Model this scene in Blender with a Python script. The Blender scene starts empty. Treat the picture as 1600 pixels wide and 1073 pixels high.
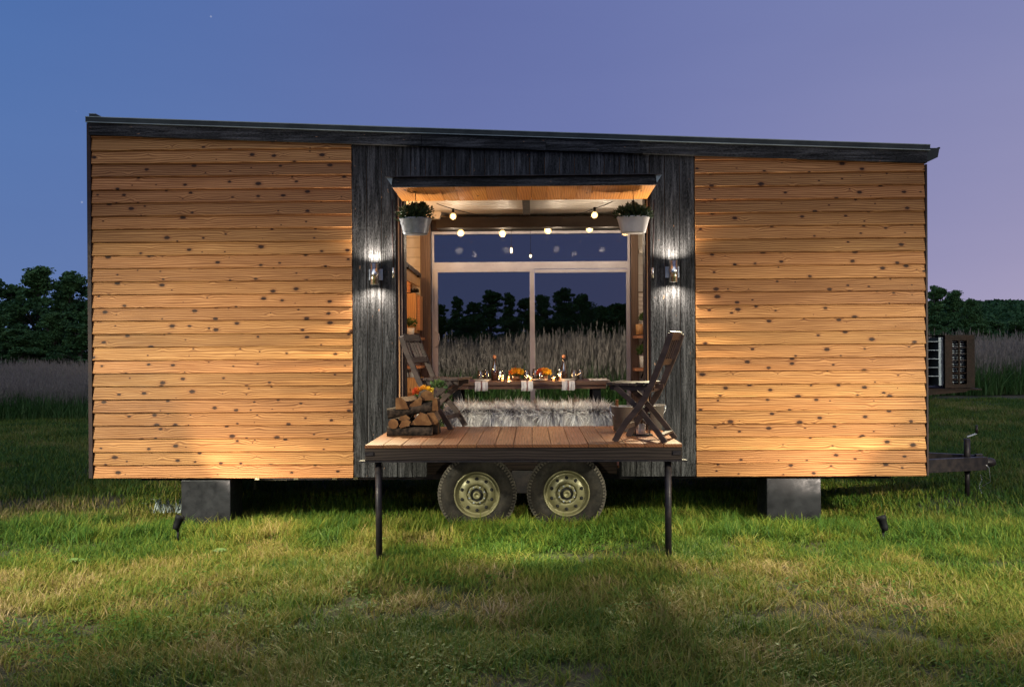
import bpy, bmesh, math, random
import numpy as np
from mathutils import Vector, Matrix, noise as mnoise
R = math.radians
random.seed(7); rng = np.random.default_rng(7)
S = bpy.context.scene
COL = S.collection

# ------------------------------------------------------------------ camera
F = 1424.0; CAMP = Vector((0, -8.0, 1.56)); YAW = R(1.207); PITCH = R(-0.06); ROLL = R(-0.35)
cd = bpy.data.cameras.new('camera'); cam = bpy.data.objects.new('camera', cd); COL.objects.link(cam); S.camera = cam
MC = Matrix.Rotation(YAW, 4, 'Z') @ Matrix.Rotation(R(90) + PITCH, 4, 'X') @ Matrix.Rotation(ROLL, 4, 'Z')
cam.matrix_world = Matrix.Translation(CAMP) @ MC
cd.sensor_width = 36; cd.lens = F / 1600 * 36; cd.clip_end = 3000; cd.clip_start = 0.05
RC = MC.to_3x3()
def ray(px, py): return (RC @ Vector((px - 800, 536.5 - py, -F))).normalized()
def at(px, py, Y):
    d = ray(px, py); return CAMP + d * ((Y - CAMP.y) / d.y)
def onz(px, py, z):
    d = ray(px, py); return CAMP + d * ((z - CAMP.z) / d.z)

# ------------------------------------------------------------------ render look, world, lights
S.view_settings.view_transform = 'Standard'; S.view_settings.look = 'None'
S.view_settings.exposure = 0; S.view_settings.gamma = 1
S.cycles.max_bounces = 6; S.cycles.transparent_max_bounces = 16; S.cycles.sample_clamp_indirect = 3

def lin(r, g, b):
    f = lambda v: (v / 255 / 12.92) if v / 255 <= .04045 else ((v / 255 + .055) / 1.055) ** 2.4
    return (f(r), f(g), f(b), 1)

class G:
    def __init__(s, nt): s.t = nt
    def n(s, ty, **kw):
        n = s.t.nodes.new(ty)
        for k, v in kw.items(): setattr(n, k, v)
        return n
    def put(s, sock, v):
        if isinstance(v, bpy.types.NodeSocket): s.t.links.new(v, sock)
        elif v is not None: sock.default_value = v
    def m(s, op, a, b=None, c=None, clamp=False):
        n = s.n('ShaderNodeMath', operation=op, use_clamp=clamp)
        for i, v in enumerate((a, b, c)): s.put(n.inputs[i], v)
        return n.outputs[0]
    def mix(s, f, a, b, blend='MIX'):
        n = s.n('ShaderNodeMix', data_type='RGBA', blend_type=blend)
        s.put(n.inputs[0], f); s.put(n.inputs[6], a); s.put(n.inputs[7], b); return n.outputs[2]
    def noise(s, vec, scale=1, detail=3, rough=.55, dist=0):
        n = s.n('ShaderNodeTexNoise'); s.put(n.inputs['Vector'], vec)
        n.inputs['Scale'].default_value = scale; n.inputs['Detail'].default_value = detail
        n.inputs['Roughness'].default_value = rough; n.inputs['Distortion'].default_value = dist
        return n.outputs[0]
    def mr(s, v, a, b, c=0, d=1, smooth=False):
        n = s.n('ShaderNodeMapRange', interpolation_type='SMOOTHSTEP' if smooth else 'LINEAR')
        for i, x in enumerate((v, a, b, c, d)): s.put(n.inputs[i], x)
        return n.outputs[0]
    def comb(s, x, y, z):
        n = s.n('ShaderNodeCombineXYZ')
        for i, v in enumerate((x, y, z)): s.put(n.inputs[i], v)
        return n.outputs[0]
    def sep(s, v):
        n = s.n('ShaderNodeSeparateXYZ'); s.put(n.inputs[0], v); return n.outputs
    def ramp(s, f, stops):
        n = s.n('ShaderNodeValToRGB'); s.put(n.inputs[0], f); cr = n.color_ramp
        while len(cr.elements) < len(stops): cr.elements.new(.5)
        for e, (p, c) in zip(cr.elements, stops): e.position = p; e.color = c if len(c) == 4 else (*c, 1)
        return n.outputs[0]

w = bpy.data.worlds.new('World'); S.world = w; w.use_nodes = True
g = G(w.node_tree); bg = w.node_tree.nodes['Background']
tc = g.n('ShaderNodeTexCoord'); d = g.sep(tc.outputs['Generated'])
az = g.mr(d[0], -.75, .75, 0, 1)
el = g.mr(d[2], 0.0, .42, 0, 1)
up = g.m('POWER', el, .55)
low = g.ramp(az, [(0, lin(108, 130, 178)), (.30, lin(110, 129, 176)), (.55, lin(126, 132, 180)), (.82, lin(178, 166, 192)), (1, lin(186, 170, 192))])
high = g.ramp(az, [(0, lin(62, 104, 172)), (.17, lin(72, 110, 172)), (.45, lin(96, 110, 166)), (.8, lin(116, 126, 176)), (1, lin(120, 130, 178))])
skyc = g.mix(up, low, high)
cl = g.noise(g.comb(g.m('MULTIPLY', d[0], 1.2), d[1], g.m('MULTIPLY', d[2], 5)), 2.2, 4, .5); skyc = g.mix(1, skyc, g.comb(g.mr(cl, .25, .75, .955, 1.045), g.mr(cl, .25, .75, .96, 1.04), g.mr(cl, .25, .75, .975, 1.025)), 'MULTIPLY')
# faint stars
sv = g.n('ShaderNodeTexVoronoi'); g.put(sv.inputs['Vector'], tc.outputs['Generated']); sv.inputs['Scale'].default_value = 26
starsz = g.m('MULTIPLY', g.m('GREATER_THAN', g.sep(sv.outputs['Color'])[0], .45), .026)
star = g.m('MULTIPLY', g.m('LESS_THAN', sv.outputs['Distance'], starsz), .16)
skyc = g.mix(star, skyc, (1, 1, 1, 1))
g.put(bg.inputs[0], skyc); bg.inputs[1].default_value = 1.0

def lamp(name, kind, loc, power, color, target=None, size=None, blend=.5, radius=.03, angle=None):
    l = bpy.data.lights.new(name, kind); o = bpy.data.objects.new(name, l); COL.objects.link(o)
    o.location = loc; l.energy = power; l.color = color
    if kind == 'SUN': l.angle = R(angle)
    else: l.shadow_soft_size = radius
    if kind == 'SPOT': l.spot_size = R(size); l.spot_blend = blend
    if target is not None: o.rotation_euler = (Vector(target) - Vector(loc)).to_track_quat('-Z', 'Y').to_euler()
    return o
WARM = (1, .80, .58); NEUT = (1, .90, .76); AMB = (1, .55, .22)
SCONCE = 36; SPOTP = 74; BULBP = 4.6; KITP = 30
# the last light of the evening, very wide and weak
lamp('twilight_sun', 'SUN', (0, -20, 20), 1.1, (.86, .95, 1), target=(3, 0, 0), angle=60)
# lighting stands either side of the photographer
lamp('flood_left', 'SPOT', (-4.6, -9.0, 2.6), 380, (1, .82, .62), target=(-2.9, 0, 1.7), size=36, blend=.8, radius=.25)
lamp('flood_right', 'SPOT', (4.6, -9.0, 2.6), 450, (1, .82, .62), target=(2.8, 0, 1.7), size=34, blend=.8, radius=.25)
lamp('lawn_flood_left', 'SPOT', (-7.8, -6.6, 4.2), 8200, (1, .96, .72), target=(-3.0, -.9, 0), size=42, blend=1, radius=.15)
lamp('lawn_flood_right', 'SPOT', (7.8, -6.6, 4.2), 8200, (1, .96, .72), target=(3.0, -.9, 0), size=42, blend=1, radius=.15)
# lamp behind the house on the meadow
lamp('meadow_lamp', 'SPOT', (0, 3.2, 2.9), 7000, (1, .92, .78), target=(0, 12, 1.0), size=95, blend=.7, radius=.15)

# ------------------------------------------------------------------ object helpers
def tag(o, label=None, cat=None, group=None, kind=None):
    if label: o['label'] = label
    if cat: o['category'] = cat
    if group: o['group'] = group
    if kind: o['kind'] = kind
    return o
def thing(name, label, cat, loc=(0, 0, 0), rz=0, group=None):
    o = bpy.data.objects.new(name, None); COL.objects.link(o); o.empty_display_size = .1
    o.location = loc; o.rotation_euler = (0, 0, rz); return tag(o, label, cat, group)
def link(name, me, parent=None, loc=(0, 0, 0), rot=(0, 0, 0)):
    o = bpy.data.objects.new(name, me); COL.objects.link(o); o.location = loc; o.rotation_euler = rot
    if parent: o.parent = parent
    return o
def copy_tree(o, parent=None):
    c = o.copy(); COL.objects.link(c)
    if parent: c.parent = parent
    for ch in list(o.children): copy_tree(ch, c)
    return c

class MB:
    def __init__(s): s.v = []; s.f = []; s.mi = []; s.sm = []
    def add(s, vs, fs, mi=0, sm=False):
        b = len(s.v); s.v += [tuple(v) for v in vs]
        for f in fs: s.f.append([i + b for i in f]); s.mi.append(mi); s.sm.append(sm)
        return s
    def box(s, x0, x1, y0, y1, z0, z1, mi=0):
        return s.add([(x, y, z) for x in (x0, x1) for y in (y0, y1) for z in (z0, z1)],
                     [(0, 1, 3, 2), (4, 6, 7, 5), (0, 4, 5, 1), (2, 3, 7, 6), (0, 2, 6, 4), (1, 5, 7, 3)], mi)
    def prism(s, poly, axis, a, b, mi=0, cap=None):
        """poly: 2-D outline, extruded from a to b along axis; poly coords are the two others in order"""
        n = len(poly)
        def P(p, t): return {'x': (t, p[0], p[1]), 'y': (p[0], t, p[1]), 'z': (p[0], p[1], t)}[axis]
        base = len(s.v)
        s.add([P(p, a) for p in poly] + [P(p, b) for p in poly], [(i, (i + 1) % n, n + (i + 1) % n, n + i) for i in range(n)], mi)
        c = mi if cap is None else cap
        s.f.append([base + i for i in range(n)][::-1]); s.mi.append(c); s.sm.append(False)
        s.f.append([base + n + i for i in range(n)]); s.mi.append(c); s.sm.append(False)
        return s
    def bar(s, p, q, wd, th, up=(0, 0, 1), mi=0, chain=None):
        """box bar from p to q"""
        p = Vector(p); q = Vector(q); d = (q - p).normalized(); u = Vector(up)
        sd = d.cross(u).normalized(); u = sd.cross(d).normalized()
        vs = []
        for c in (p, q):
            for a, b in ((-1, -1), (1, -1), (1, 1), (-1, 1)): vs.append(c + sd * a * wd / 2 + u * b * th / 2)
        return s.add(vs, [(0, 3, 2, 1), (4, 5, 6, 7), (0, 1, 5, 4), (1, 2, 6, 5), (2, 3, 7, 6), (3, 0, 4, 7)], mi)
    def tube(s, pts, r, seg=8, mi=0, cap=True):
        pts = [Vector(p) for p in pts]; rs = r if isinstance(r, (list, tuple)) else [r] * len(pts)
        base = len(s.v); prev = None
        for i, p in enumerate(pts):
            d = (pts[min(i + 1, len(pts) - 1)] - pts[max(i - 1, 0)]).normalized()
            if prev is None:
                a = d.cross(Vector((0, 0, 1)));
                if a.length < .1: a = d.cross(Vector((1, 0, 0)))
            else: a = prev - d * prev.dot(d)
            a.normalize(); prev = a; b = d.cross(a)
            for k in range(seg):
                t = 2 * math.pi * k / seg; s.v.append(tuple(p + (a * math.cos(t) + b * math.sin(t)) * rs[i]))
        for i in range(len(pts) - 1):
            for k in range(seg):
                k2 = (k + 1) % seg
                s.f.append([base + i * seg + k, base + i * seg + k2, base + (i + 1) * seg + k2, base + (i + 1) * seg + k]); s.mi.append(mi); s.sm.append(True)
        if cap:
            s.f.append([base + k for k in range(seg)][::-1]); s.mi.append(mi); s.sm.append(False)
            e = base + (len(pts) - 1) * seg
            s.f.append([e + k for k in range(seg)]); s.mi.append(mi); s.sm.append(False)
        return s
    def lathe(s, prof, c=(0, 0, 0), axis='z', seg=24, mi=0, sx=1, sy=1, smooth=True):
        """prof: (r, h) list"""
        base = len(s.v)
        for r, h in prof:
            for k in range(seg):
                t = 2 * math.pi * k / seg; a = r * math.cos(t) * sx; b = r * math.sin(t) * sy
                p = {'z': (a, b, h), 'y': (a, h, b), 'x': (h, a, b)}[axis]
                s.v.append((c[0] + p[0], c[1] + p[1], c[2] + p[2]))
        for i in range(len(prof) - 1):
            for k in range(seg):
                k2 = (k + 1) % seg
                s.f.append([base + i * seg + k, base + i * seg + k2, base + (i + 1) * seg + k2, base + (i + 1) * seg + k]); s.mi.append(mi); s.sm.append(smooth)
        return s
    def mesh(s, name, mats, fix=True):
        me = bpy.data.meshes.new(name); me.from_pydata(s.v, [], s.f)
        for m in (mats if isinstance(mats, (list, tuple)) else [mats]): me.materials.append(m)
        me.polygons.foreach_set('material_index', s.mi); me.polygons.foreach_set('use_smooth', s.sm)
        if fix:
            bm = bmesh.new(); bm.from_mesh(me); bmesh.ops.recalc_face_normals(bm, faces=bm.faces); bm.to_mesh(me); bm.free()
        me.update(); return me
    def build(s, name, mats, parent=None, loc=None, fix=True, bevel=0):
        """vertices in world coordinates; the object gets its origin at its own centre (or loc)"""
        off = Vector((0, 0, 0)); pl = Vector((0, 0, 0)); p = parent
        while p: pl += p.location; p = p.parent
        if loc is None:
            a = np.array(s.v); loc = Vector((a.min(0) + a.max(0)) / 2)
        loc = Vector(loc); s.v = [tuple(Vector(v) - loc) for v in s.v]
        o = link(name, s.mesh(name, mats, fix), parent, loc - pl)
        if bevel: md = o.modifiers.new('bevel', 'BEVEL'); md.width = bevel; md.segments = 2; md.limit_method = 'ANGLE'
        return o
    def local(s, name, mats, parent=None, loc=(0, 0, 0), fix=True):
        return link(name, s.mesh(name, mats, fix), parent, loc)

def cards(name, P, Nn, U, sx, sy, mat, parent=None, shape='leaf', col=None):
    """many small leaf faces in one mesh. P centres, Nn normals, U long axis"""
    P = np.asarray(P, float); n = len(P)
    U = U / np.linalg.norm(U, axis=1, keepdims=True); V = np.cross(Nn, U); V /= np.linalg.norm(V, axis=1, keepdims=True) + 1e-9
    sx = np.broadcast_to(sx, n)[:, None]; sy = np.broadcast_to(sy, n)[:, None]
    q = np.stack([P - U * sx, P + V * sy, P + U * sx, P - V * sy], 1).reshape(-1, 3)
    me = bpy.data.meshes.new(name); me.vertices.add(4 * n); me.vertices.foreach_set('co', q.ravel())
    me.loops.add(4 * n); me.loops.foreach_set('vertex_index', np.arange(4 * n, dtype=np.int32))
    me.polygons.add(n); me.polygons.foreach_set('loop_start', np.arange(0, 4 * n, 4, dtype=np.int32))
    me.polygons.foreach_set('loop_total', np.full(n, 4, dtype=np.int32))
    a = me.attributes.new('tint', 'FLOAT', 'POINT'); c = rng.random(n) if col is None else col
    a.data.foreach_set('value', np.repeat(c, 4).astype(np.float32))
    me.materials.append(mat); me.update(calc_edges=True); return me
def runit(n):
    v = rng.normal(size=(n, 3)); return v / np.linalg.norm(v, axis=1, keepdims=True)

# ------------------------------------------------------------------ materials
def mat(name, color=(.5, .5, .5), rough=.6, metal=0, spec=.5, emit=None, estr=0, bump=None):
    m = bpy.data.materials.new(name); m.use_nodes = True; b = m.node_tree.nodes['Principled BSDF']
    b.inputs['Base Color'].default_value = (*color[:3], 1); b.inputs['Roughness'].default_value = rough
    b.inputs['Metallic'].default_value = metal; b.inputs['Specular IOR Level'].default_value = spec
    if emit: b.inputs['Emission Color'].default_value = (*emit, 1); b.inputs['Emission Strength'].default_value = estr
    return m
def worn(name, c1, c2, scale=8, rough=.6, metal=0, bump=.2, rvar=.15, stretch=(1, 1, 1)):
    m = mat(name, c1, rough, metal); g = G(m.node_tree); b = m.node_tree.nodes['Principled BSDF']
    t = g.n('ShaderNodeTexCoord').outputs['Object']
    mp = g.n('ShaderNodeMapping'); g.put(mp.inputs[0], t); mp.inputs['Scale'].default_value = stretch
    n1 = g.noise(mp.outputs[0], scale, 5, .65); n2 = g.noise(mp.outputs[0], scale * 5, 3, .6)
    f = g.mr(n1, .35, .68, 0, 1, True)
    g.put(b.inputs['Base Color'], g.mix(f, (*c1, 1), (*c2, 1)))
    g.put(b.inputs['Roughness'], g.mr(n2, .3, .7, rough - rvar, rough + rvar))
    bp = g.n('ShaderNodeBump'); bp.inputs['Strength'].default_value = bump; bp.inputs['Distance'].default_value = .01
    g.put(bp.inputs['Height'], g.m('ADD', n1, g.m('MULTIPLY', n2, .4))); g.put(b.inputs['Normal'], bp.outputs[0])
    return m
def wood(name, axis, dark, light, knot=None, ring=46, var=.25, rough=.55, bump=.25, kden=(3.6, 7.5), ksize=.085, contrast=1):
    m = mat(name, light, rough); g = G(m.node_tree); b = m.node_tree.nodes['Principled BSDF']
    t = g.sep(g.n('ShaderNodeTexCoord').outputs['Object']); rnd = g.n('ShaderNodeObjectInfo').outputs['Random']
    i = 'xyz'.index(axis); o = [k for k in range(3) if k != i]
    u = g.m('ADD', t[i], g.m('MULTIPLY', rnd, 91.7))
    # across the board: the wider of the other two axes plus a little of the third
    v = g.m('ADD', g.m('ADD', t[o[0]], t[o[1]]), g.m('MULTIPLY', rnd, 37.3))
    fac_k = None; warp = 0
    if knot:
        vo = g.n('ShaderNodeTexVoronoi', voronoi_dimensions='2D')
        g.put(vo.inputs['Vector'], g.comb(g.m('MULTIPLY', u, kden[0]), g.m('MULTIPLY', v, kden[1]), 0)); vo.inputs['Scale'].default_value = 1
        dist = vo.outputs['Distance']; cr = g.sep(vo.outputs['Color'])
        dist = g.m('ADD', dist, g.m('MULTIPLY', g.m('SUBTRACT', g.noise(g.comb(g.m('MULTIPLY', u, 60), g.m('MULTIPLY', v, 60), 0), 1, 2), .5), .07))
        rad = g.m('MULTIPLY', g.m('POWER', cr[0], 1.5), ksize)
        fac_k = g.mr(dist, g.m('MULTIPLY', rad, .55), g.m('ADD', g.m('MULTIPLY', rad, 1.15), .004), 1, 0, True)
        halo = g.mr(dist, rad, g.m('ADD', g.m('MULTIPLY', rad, 2.0), .01), .45, 0, True)
        warp = g.m('MULTIPLY', g.m('EXPONENT', g.m('MULTIPLY', g.m('MULTIPLY', dist, dist), -26)), g.m('MULTIPLY', g.m('SUBTRACT', cr[1], .5), .045))
    vv = g.m('ADD', v, warp) if knot else v
    n0 = g.noise(g.comb(g.m('MULTIPLY', u, .9), g.m('MULTIPLY', vv, 6), 0), 1, 3, .5)
    ph = g.m('ADD', g.m('MULTIPLY', vv, ring * 6.28), g.m('MULTIPLY', n0, 26))
    rings = g.m('MULTIPLY', g.m('ADD', g.m('SINE', ph), 1), .5)
    fine = g.noise(g.comb(g.m('MULTIPLY', u, 3.5), g.m('MULTIPLY', v, 190), 0), 1, 3, .6)
    blot = g.noise(g.comb(g.m('MULTIPLY', u, 1.3), g.m('MULTIPLY', v, 9), 4), 1, 3, .5)
    f = g.m('ADD', g.m('ADD', g.m('MULTIPLY', rings, .38 * contrast), g.m('MULTIPLY', fine, .42 * contrast)), g.m('MULTIPLY', blot, .55))
    f = g.mr(f, .28, .98, 1, 0)
    c = g.mix(f, (*dark, 1), (*light, 1))
    br = g.m('ADD', g.m('MULTIPLY', rnd, var), 1 - var * .55)
    c = g.mix(1, c, g.comb(br, g.m('MULTIPLY', br, g.m('ADD', g.m('MULTIPLY', g.m('FRACT', g.m('MULTIPLY', rnd, 7.31)), .12), .94)), br), 'MULTIPLY')
    if knot:
        c = g.mix(halo, c, (.17, .062, .020, 1)); c = g.mix(fac_k, c, (*knot, 1))
    g.put(b.inputs['Base Color'], c)
    g.put(b.inputs['Roughness'], g.mr(fine, .3, .7, rough - .12, rough + .1))
    bp = g.n('ShaderNodeBump'); bp.inputs['Strength'].default_value = bump; bp.inputs['Distance'].default_value = .004
    g.put(bp.inputs['Height'], g.m('ADD', g.m('MULTIPLY', rings, .4), fine)); g.put(b.inputs['Normal'], bp.outputs[0])
    return m
def charred(name, axis):
    m = mat(name, (.03, .03, .035), .5, spec=.12); g = G(m.node_tree); b = m.node_tree.nodes['Principled BSDF']
    t = g.sep(g.n('ShaderNodeTexCoord').outputs['Object']); rnd = g.n('ShaderNodeObjectInfo').outputs['Random']
    i = 'xyz'.index(axis); o = [k for k in range(3) if k != i]
    u = g.m('ADD', t[i], g.m('MULTIPLY', rnd, 71.7)); v = g.m('ADD', g.m('ADD', t[o[0]], t[o[1]]), g.m('MULTIPLY', rnd, 31.3))
    n1 = g.noise(g.comb(g.m('MULTIPLY', u, 2.2), g.m('MULTIPLY', v, 38), 0), 1, 6, .7, .5)
    n2 = g.noise(g.comb(g.m('MULTIPLY', u, 40), g.m('MULTIPLY', v, 110), 2), 1, 4, .7)
    n3 = g.noise(g.comb(g.m('MULTIPLY', u, 1.6), g.m('MULTIPLY', v, 5), 5), 1, 3, .5)
    n4 = g.noise(g.comb(g.m('MULTIPLY', u, 14), g.m('MULTIPLY', v, 34), 9), 1, 3, .5)
    f = g.m('ADD', g.m('MULTIPLY', n1, .6), g.m('MULTIPLY', n2, .4)); f = g.mr(f, .42, .64, 0, 1)
    c = g.mix(f, (.003, .003, .003, 1), (.088, .086, .088, 1))
    c = g.mix(g.mr(n3, .45, .65, 0, .6, True), c, g.mix(f, (.004, .004, .004, 1), (.020, .020, .021, 1)))
    c = g.mix(g.mr(n4, .70, .74, 0, .8, True), c, (.30, .16, .09, 1))
    crack = g.mr(g.m('ABSOLUTE', g.m('SUBTRACT', n1, .5)), 0, .018, 1, 0)
    c = g.mix(g.m('MULTIPLY', crack, .8), c, (.003, .003, .004, 1))
    g.put(b.inputs['Base Color'], c); g.put(b.inputs['Roughness'], g.mr(n2, .3, .7, .55, .85))
    bp = g.n('ShaderNodeBump'); bp.inputs['Strength'].default_value = 1; bp.inputs['Distance'].default_value = .012
    g.put(bp.inputs['Height'], g.m('ADD', n1, g.m('MULTIPLY', n2, .6))); g.put(b.inputs['Normal'], bp.outputs[0])
    return m
def foliage(name, stops, rough=.55, trans=.25, attr='tint'):
    m = mat(name, (.05, .1, .03), rough, spec=.3); g = G(m.node_tree); b = m.node_tree.nodes['Principled BSDF']
    a = g.n('ShaderNodeAttribute', attribute_name=attr)
    c = g.ramp(a.outputs['Fac'], stops)
    g.put(b.inputs['Base Color'], c)
    tr = g.n('ShaderNodeBsdfTranslucent'); g.put(tr.inputs[0], c)
    mx = g.n('ShaderNodeMixShader'); mx.inputs[0].default_value = trans
    g.t.links.new(b.outputs[0], mx.inputs[1]); g.t.links.new(tr.outputs[0], mx.inputs[2])
    g.t.links.new(mx.outputs[0], m.node_tree.nodes['Material Output'].inputs[0]); return m
def grassmat(name, stops, base, tip, trans=.3):
    m = mat(name, (.1, .1, .1), .5, spec=.12); g = G(m.node_tree); b = m.node_tree.nodes['Principled BSDF']
    a = g.n('ShaderNodeAttribute', attribute_name='bl').outputs['Fac']
    ti = g.n('ShaderNodeAttribute', attribute_name='dry', attribute_type='INSTANCER').outputs['Fac']
    h = g.n('ShaderNodeAttribute', attribute_name='ht').outputs['Fac']
    f = g.m('ADD', g.m('MULTIPLY', a, .42), g.m('MULTIPLY', ti, .62))
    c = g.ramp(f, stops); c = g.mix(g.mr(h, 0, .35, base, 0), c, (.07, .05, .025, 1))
    if tip: c = g.mix(g.mr(h, tip[0], tip[1], 0, 1), c, tip[2])
    g.put(b.inputs['Base Color'], c)
    tr = g.n('ShaderNodeBsdfTranslucent'); g.put(tr.inputs[0], c)
    mx = g.n('ShaderNodeMixShader'); mx.inputs[0].default_value = trans
    g.t.links.new(b.outputs[0], mx.inputs[1]); g.t.links.new(tr.outputs[0], mx.inputs[2])
    g.t.links.new(mx.outputs[0], m.node_tree.nodes['Material Output'].inputs[0]); return m
def pane_mat(name, tint, refl=.08, gc=.05):
    m = bpy.data.materials.new(name); m.use_nodes = True; g = G(m.node_tree); nt = m.node_tree
    nt.nodes.remove(nt.nodes['Principled BSDF'])
    t = g.n('ShaderNodeBsdfTransparent'); t.inputs[0].default_value = (*tint, 1)
    gl = g.n('ShaderNodeBsdfGlossy'); gl.inputs['Roughness'].default_value = .01; gl.inputs[0].default_value = (gc, gc, gc, 1)
    lw = g.n('ShaderNodeLayerWeight'); lw.inputs[0].default_value = .35
    mx = g.n('ShaderNodeMixShader'); g.put(mx.inputs[0], g.m('MULTIPLY', g.m('ADD', lw.outputs['Fresnel'], refl), 1, clamp=True))
    nt.links.new(t.outputs[0], mx.inputs[1]); nt.links.new(gl.outputs[0], mx.inputs[2]); nt.links.new(mx.outputs[0], nt.nodes['Material Output'].inputs[0])
    return m

M = {}
M['cedar'] = wood('cedar_siding', 'x', (.155, .060, .017), (.46, .225, .080), knot=(.024, .008, .003), var=.46, ksize=.158, contrast=1.25, kden=(5.0, 7.2))
M['cedar_back'] = mat('cedar_sheathing', (.22, .10, .04), .8)
M['deck'] = wood('cedar_deck', 'y', (.095, .034, .012), (.25, .100, .037), knot=(.05, .018, .008), kden=(1.3, 5), var=.3, rough=.42)
M['soffit'] = wood('cedar_soffit', 'y', (.36, .125, .025), (.62, .26, .065), knot=(.09, .03, .01), kden=(2.2, 6), var=.4)
M['char'] = charred('charred_cedar_upright', 'z'); M['charx'] = charred('charred_cedar_level', 'x')
M['roofmetal'] = worn('roof_metal', (.018, .022, .022), (.028, .034, .033), 3, .5, .3, .05)
M['flash'] = worn('roof_edge_metal', (.16, .19, .18), (.22, .25, .24), 3, .45, .3, .03)
M['steel'] = worn('dark_painted_steel', (.016, .014, .016), (.035, .027, .026), 14, .45, .3, .1)
M['trim'] = worn('dark_trim', (.02, .015, .016), (.035, .02, .018), 14, .5, 0, .1)
M['white'] = worn('white_paint', (.44, .41, .38), (.50, .47, .43), 6, .5, 0, .05)
M['post'] = wood('weathered_post', 'z', (.060, .034, .024), (.15, .095, .072), var=.2, rough=.7)
M['frame'] = worn('window_frame_paint', (.34, .33, .38), (.40, .39, .44), 5, .4, 0, .03)
M['beam'] = worn('dark_ceiling_beam', (.022, .016, .014), (.034, .026, .022), 7, .6, 0, .1, stretch=(.2, 1, 1))
M['black'] = mat('black_matt', (.008, .008, .009), .6)
M['grey_wood'] = wood('teak_weathered', 'x', (.012, .007, .006), (.052, .031, .025), var=.3, rough=.5, ring=9, contrast=.6)
M['grey_woodz'] = wood('teak_weathered_upright', 'z', (.050, .030, .025), (.165, .105, .088), var=.3, rough=.5)
M['table'] = wood('table_wood', 'x', (.06, .025, .014), (.20, .095, .05), var=.2, rough=.4)
M['galv'] = worn('galvanised_metal', (.20, .22, .25), (.34, .36, .40), 9, .42, .6, .05)
M['brushed'] = worn('brushed_steel', (.55, .52, .48), (.62, .60, .56), 30, .28, 1, .03, stretch=(8, 8, .3))
M['ceramic'] = worn('white_ceramic', (.62, .55, .48), (.70, .63, .56), 6, .4, 0, .03)
M['tyre'] = worn('tyre_rubber', (.008, .007, .006), (.024, .020, .016), 9, .8, 0, .25)
M['rim'] = worn('painted_steel_rim', (.10, .092, .045), (.17, .155, .080), 7, .45, .3, .1)
M['slot'] = mat('shadowed_hole', (.003, .003, .003), .9)
M['pier'] = worn('dark_pier_wrap', (.014, .014, .016), (.028, .028, .031), 4, .45, .3, .08)
M['kitchen'] = wood('kitchen_wood', 'z', (.30, .14, .05), (.52, .28, .11), knot=(.08, .03, .01), var=.2)
M['brick'] = worn('white_tile', (.66, .60, .53), (.74, .68, .62), 9, .25, 0, .02)
M['grout'] = mat('grout', (.20, .15, .12), .9)
M['shelf'] = wood('shelf_wood', 'x', (.28, .11, .045), (.45, .2, .09), var=.2)
M['bark'] = worn('log_bark', (.008, .006, .005), (.055, .036, .025), 22, .9, 0, 1.0, stretch=(1, 1, 1))
M['endgrain'] = worn('log_end', (.09, .038, .014), (.17, .082, .032), 14, .8, 0, .4)
M['split'] = worn('split_face', (.085, .05, .03), (.18, .115, .07), 18, .8, 0, .6, stretch=(.3, 1, 1))
M['linen'] = worn('white_linen', (.50, .45, .44), (.62, .57, .55), 16, .9, 0, .3)
M['linen_stripe'] = mat('linen_stripe', (.20, .09, .08), .9)
M['pane'] = pane_mat('window_glass', (.45, .46, .475), -.02)
M['jar'] = pane_mat('jar_glass', (.97, .95, .92), .10, .9)
M['amber'] = mat('brown_bottle', (.09, .03, .01), .12)
M['bulb'] = mat('reflection_glow', (1, .8, .5), .3, emit=(1, .74, .38), estr=4.2)
M['bulbglass'] = mat('bulb_glass', (.9, .7, .4), .15, emit=(1, .60, .20), estr=1.5)
_m = M['bulbglass']; _g = G(_m.node_tree); _t = _g.n('ShaderNodeBsdfTransparent'); _x = _g.n('ShaderNodeMixShader'); _x.inputs[0].default_value = .45
_m.node_tree.links.new(_t.outputs[0], _x.inputs[1]); _m.node_tree.links.new(_m.node_tree.nodes['Principled BSDF'].outputs[0], _x.inputs[2]); _m.node_tree.links.new(_x.outputs[0], _m.node_tree.nodes['Material Output'].inputs[0])
M['fil'] = mat('filament_core', (1, .8, .5), .3, emit=(1, .86, .62), estr=16)
M['flame'] = mat('candle_flame', (1, .6, .2), .3, emit=(1, .50, .14), estr=14)
M['wax'] = mat('candle_glass_glow', (.9, .4, .15), .3, emit=(1, .36, .08), estr=1.6)
M['lampface'] = mat('lamp_lens', (1, 1, 1), .3, emit=(1, .92, .8), estr=9)
M['coil'] = worn('condenser_fins', (.07, .085, .11), (.12, .14, .17), 30, .4, .5, .1)
M['acbody'] = worn('condenser_shell', (.04, .065, .075), (.07, .10, .115), 4, .4, .2, .05)
M['brownsteel'] = worn('brown_enclosure', (.005, .0025, .002), (.010, .0045, .0035), 12, .55, .1, .1)
M['leafpot'] = foliage('pot_leaves', [(0, (.02, .045, .012, 1)), (.6, (.06, .12, .03, 1)), (1, (.16, .20, .06, 1))])
M['leafdark'] = foliage('planter_leaves', [(0, (.010, .022, .008, 1)), (.6, (.03, .055, .018, 1)), (1, (.13, .13, .05, 1))])
M['petal'] = foliage('flower_petals', [(0, (.30, .02, .01, 1)), (.35, (.42, .06, .01, 1)), (.5, (.65, .26, .02, 1)), (1, (.85, .55, .03, 1))], trans=.15)
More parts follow.
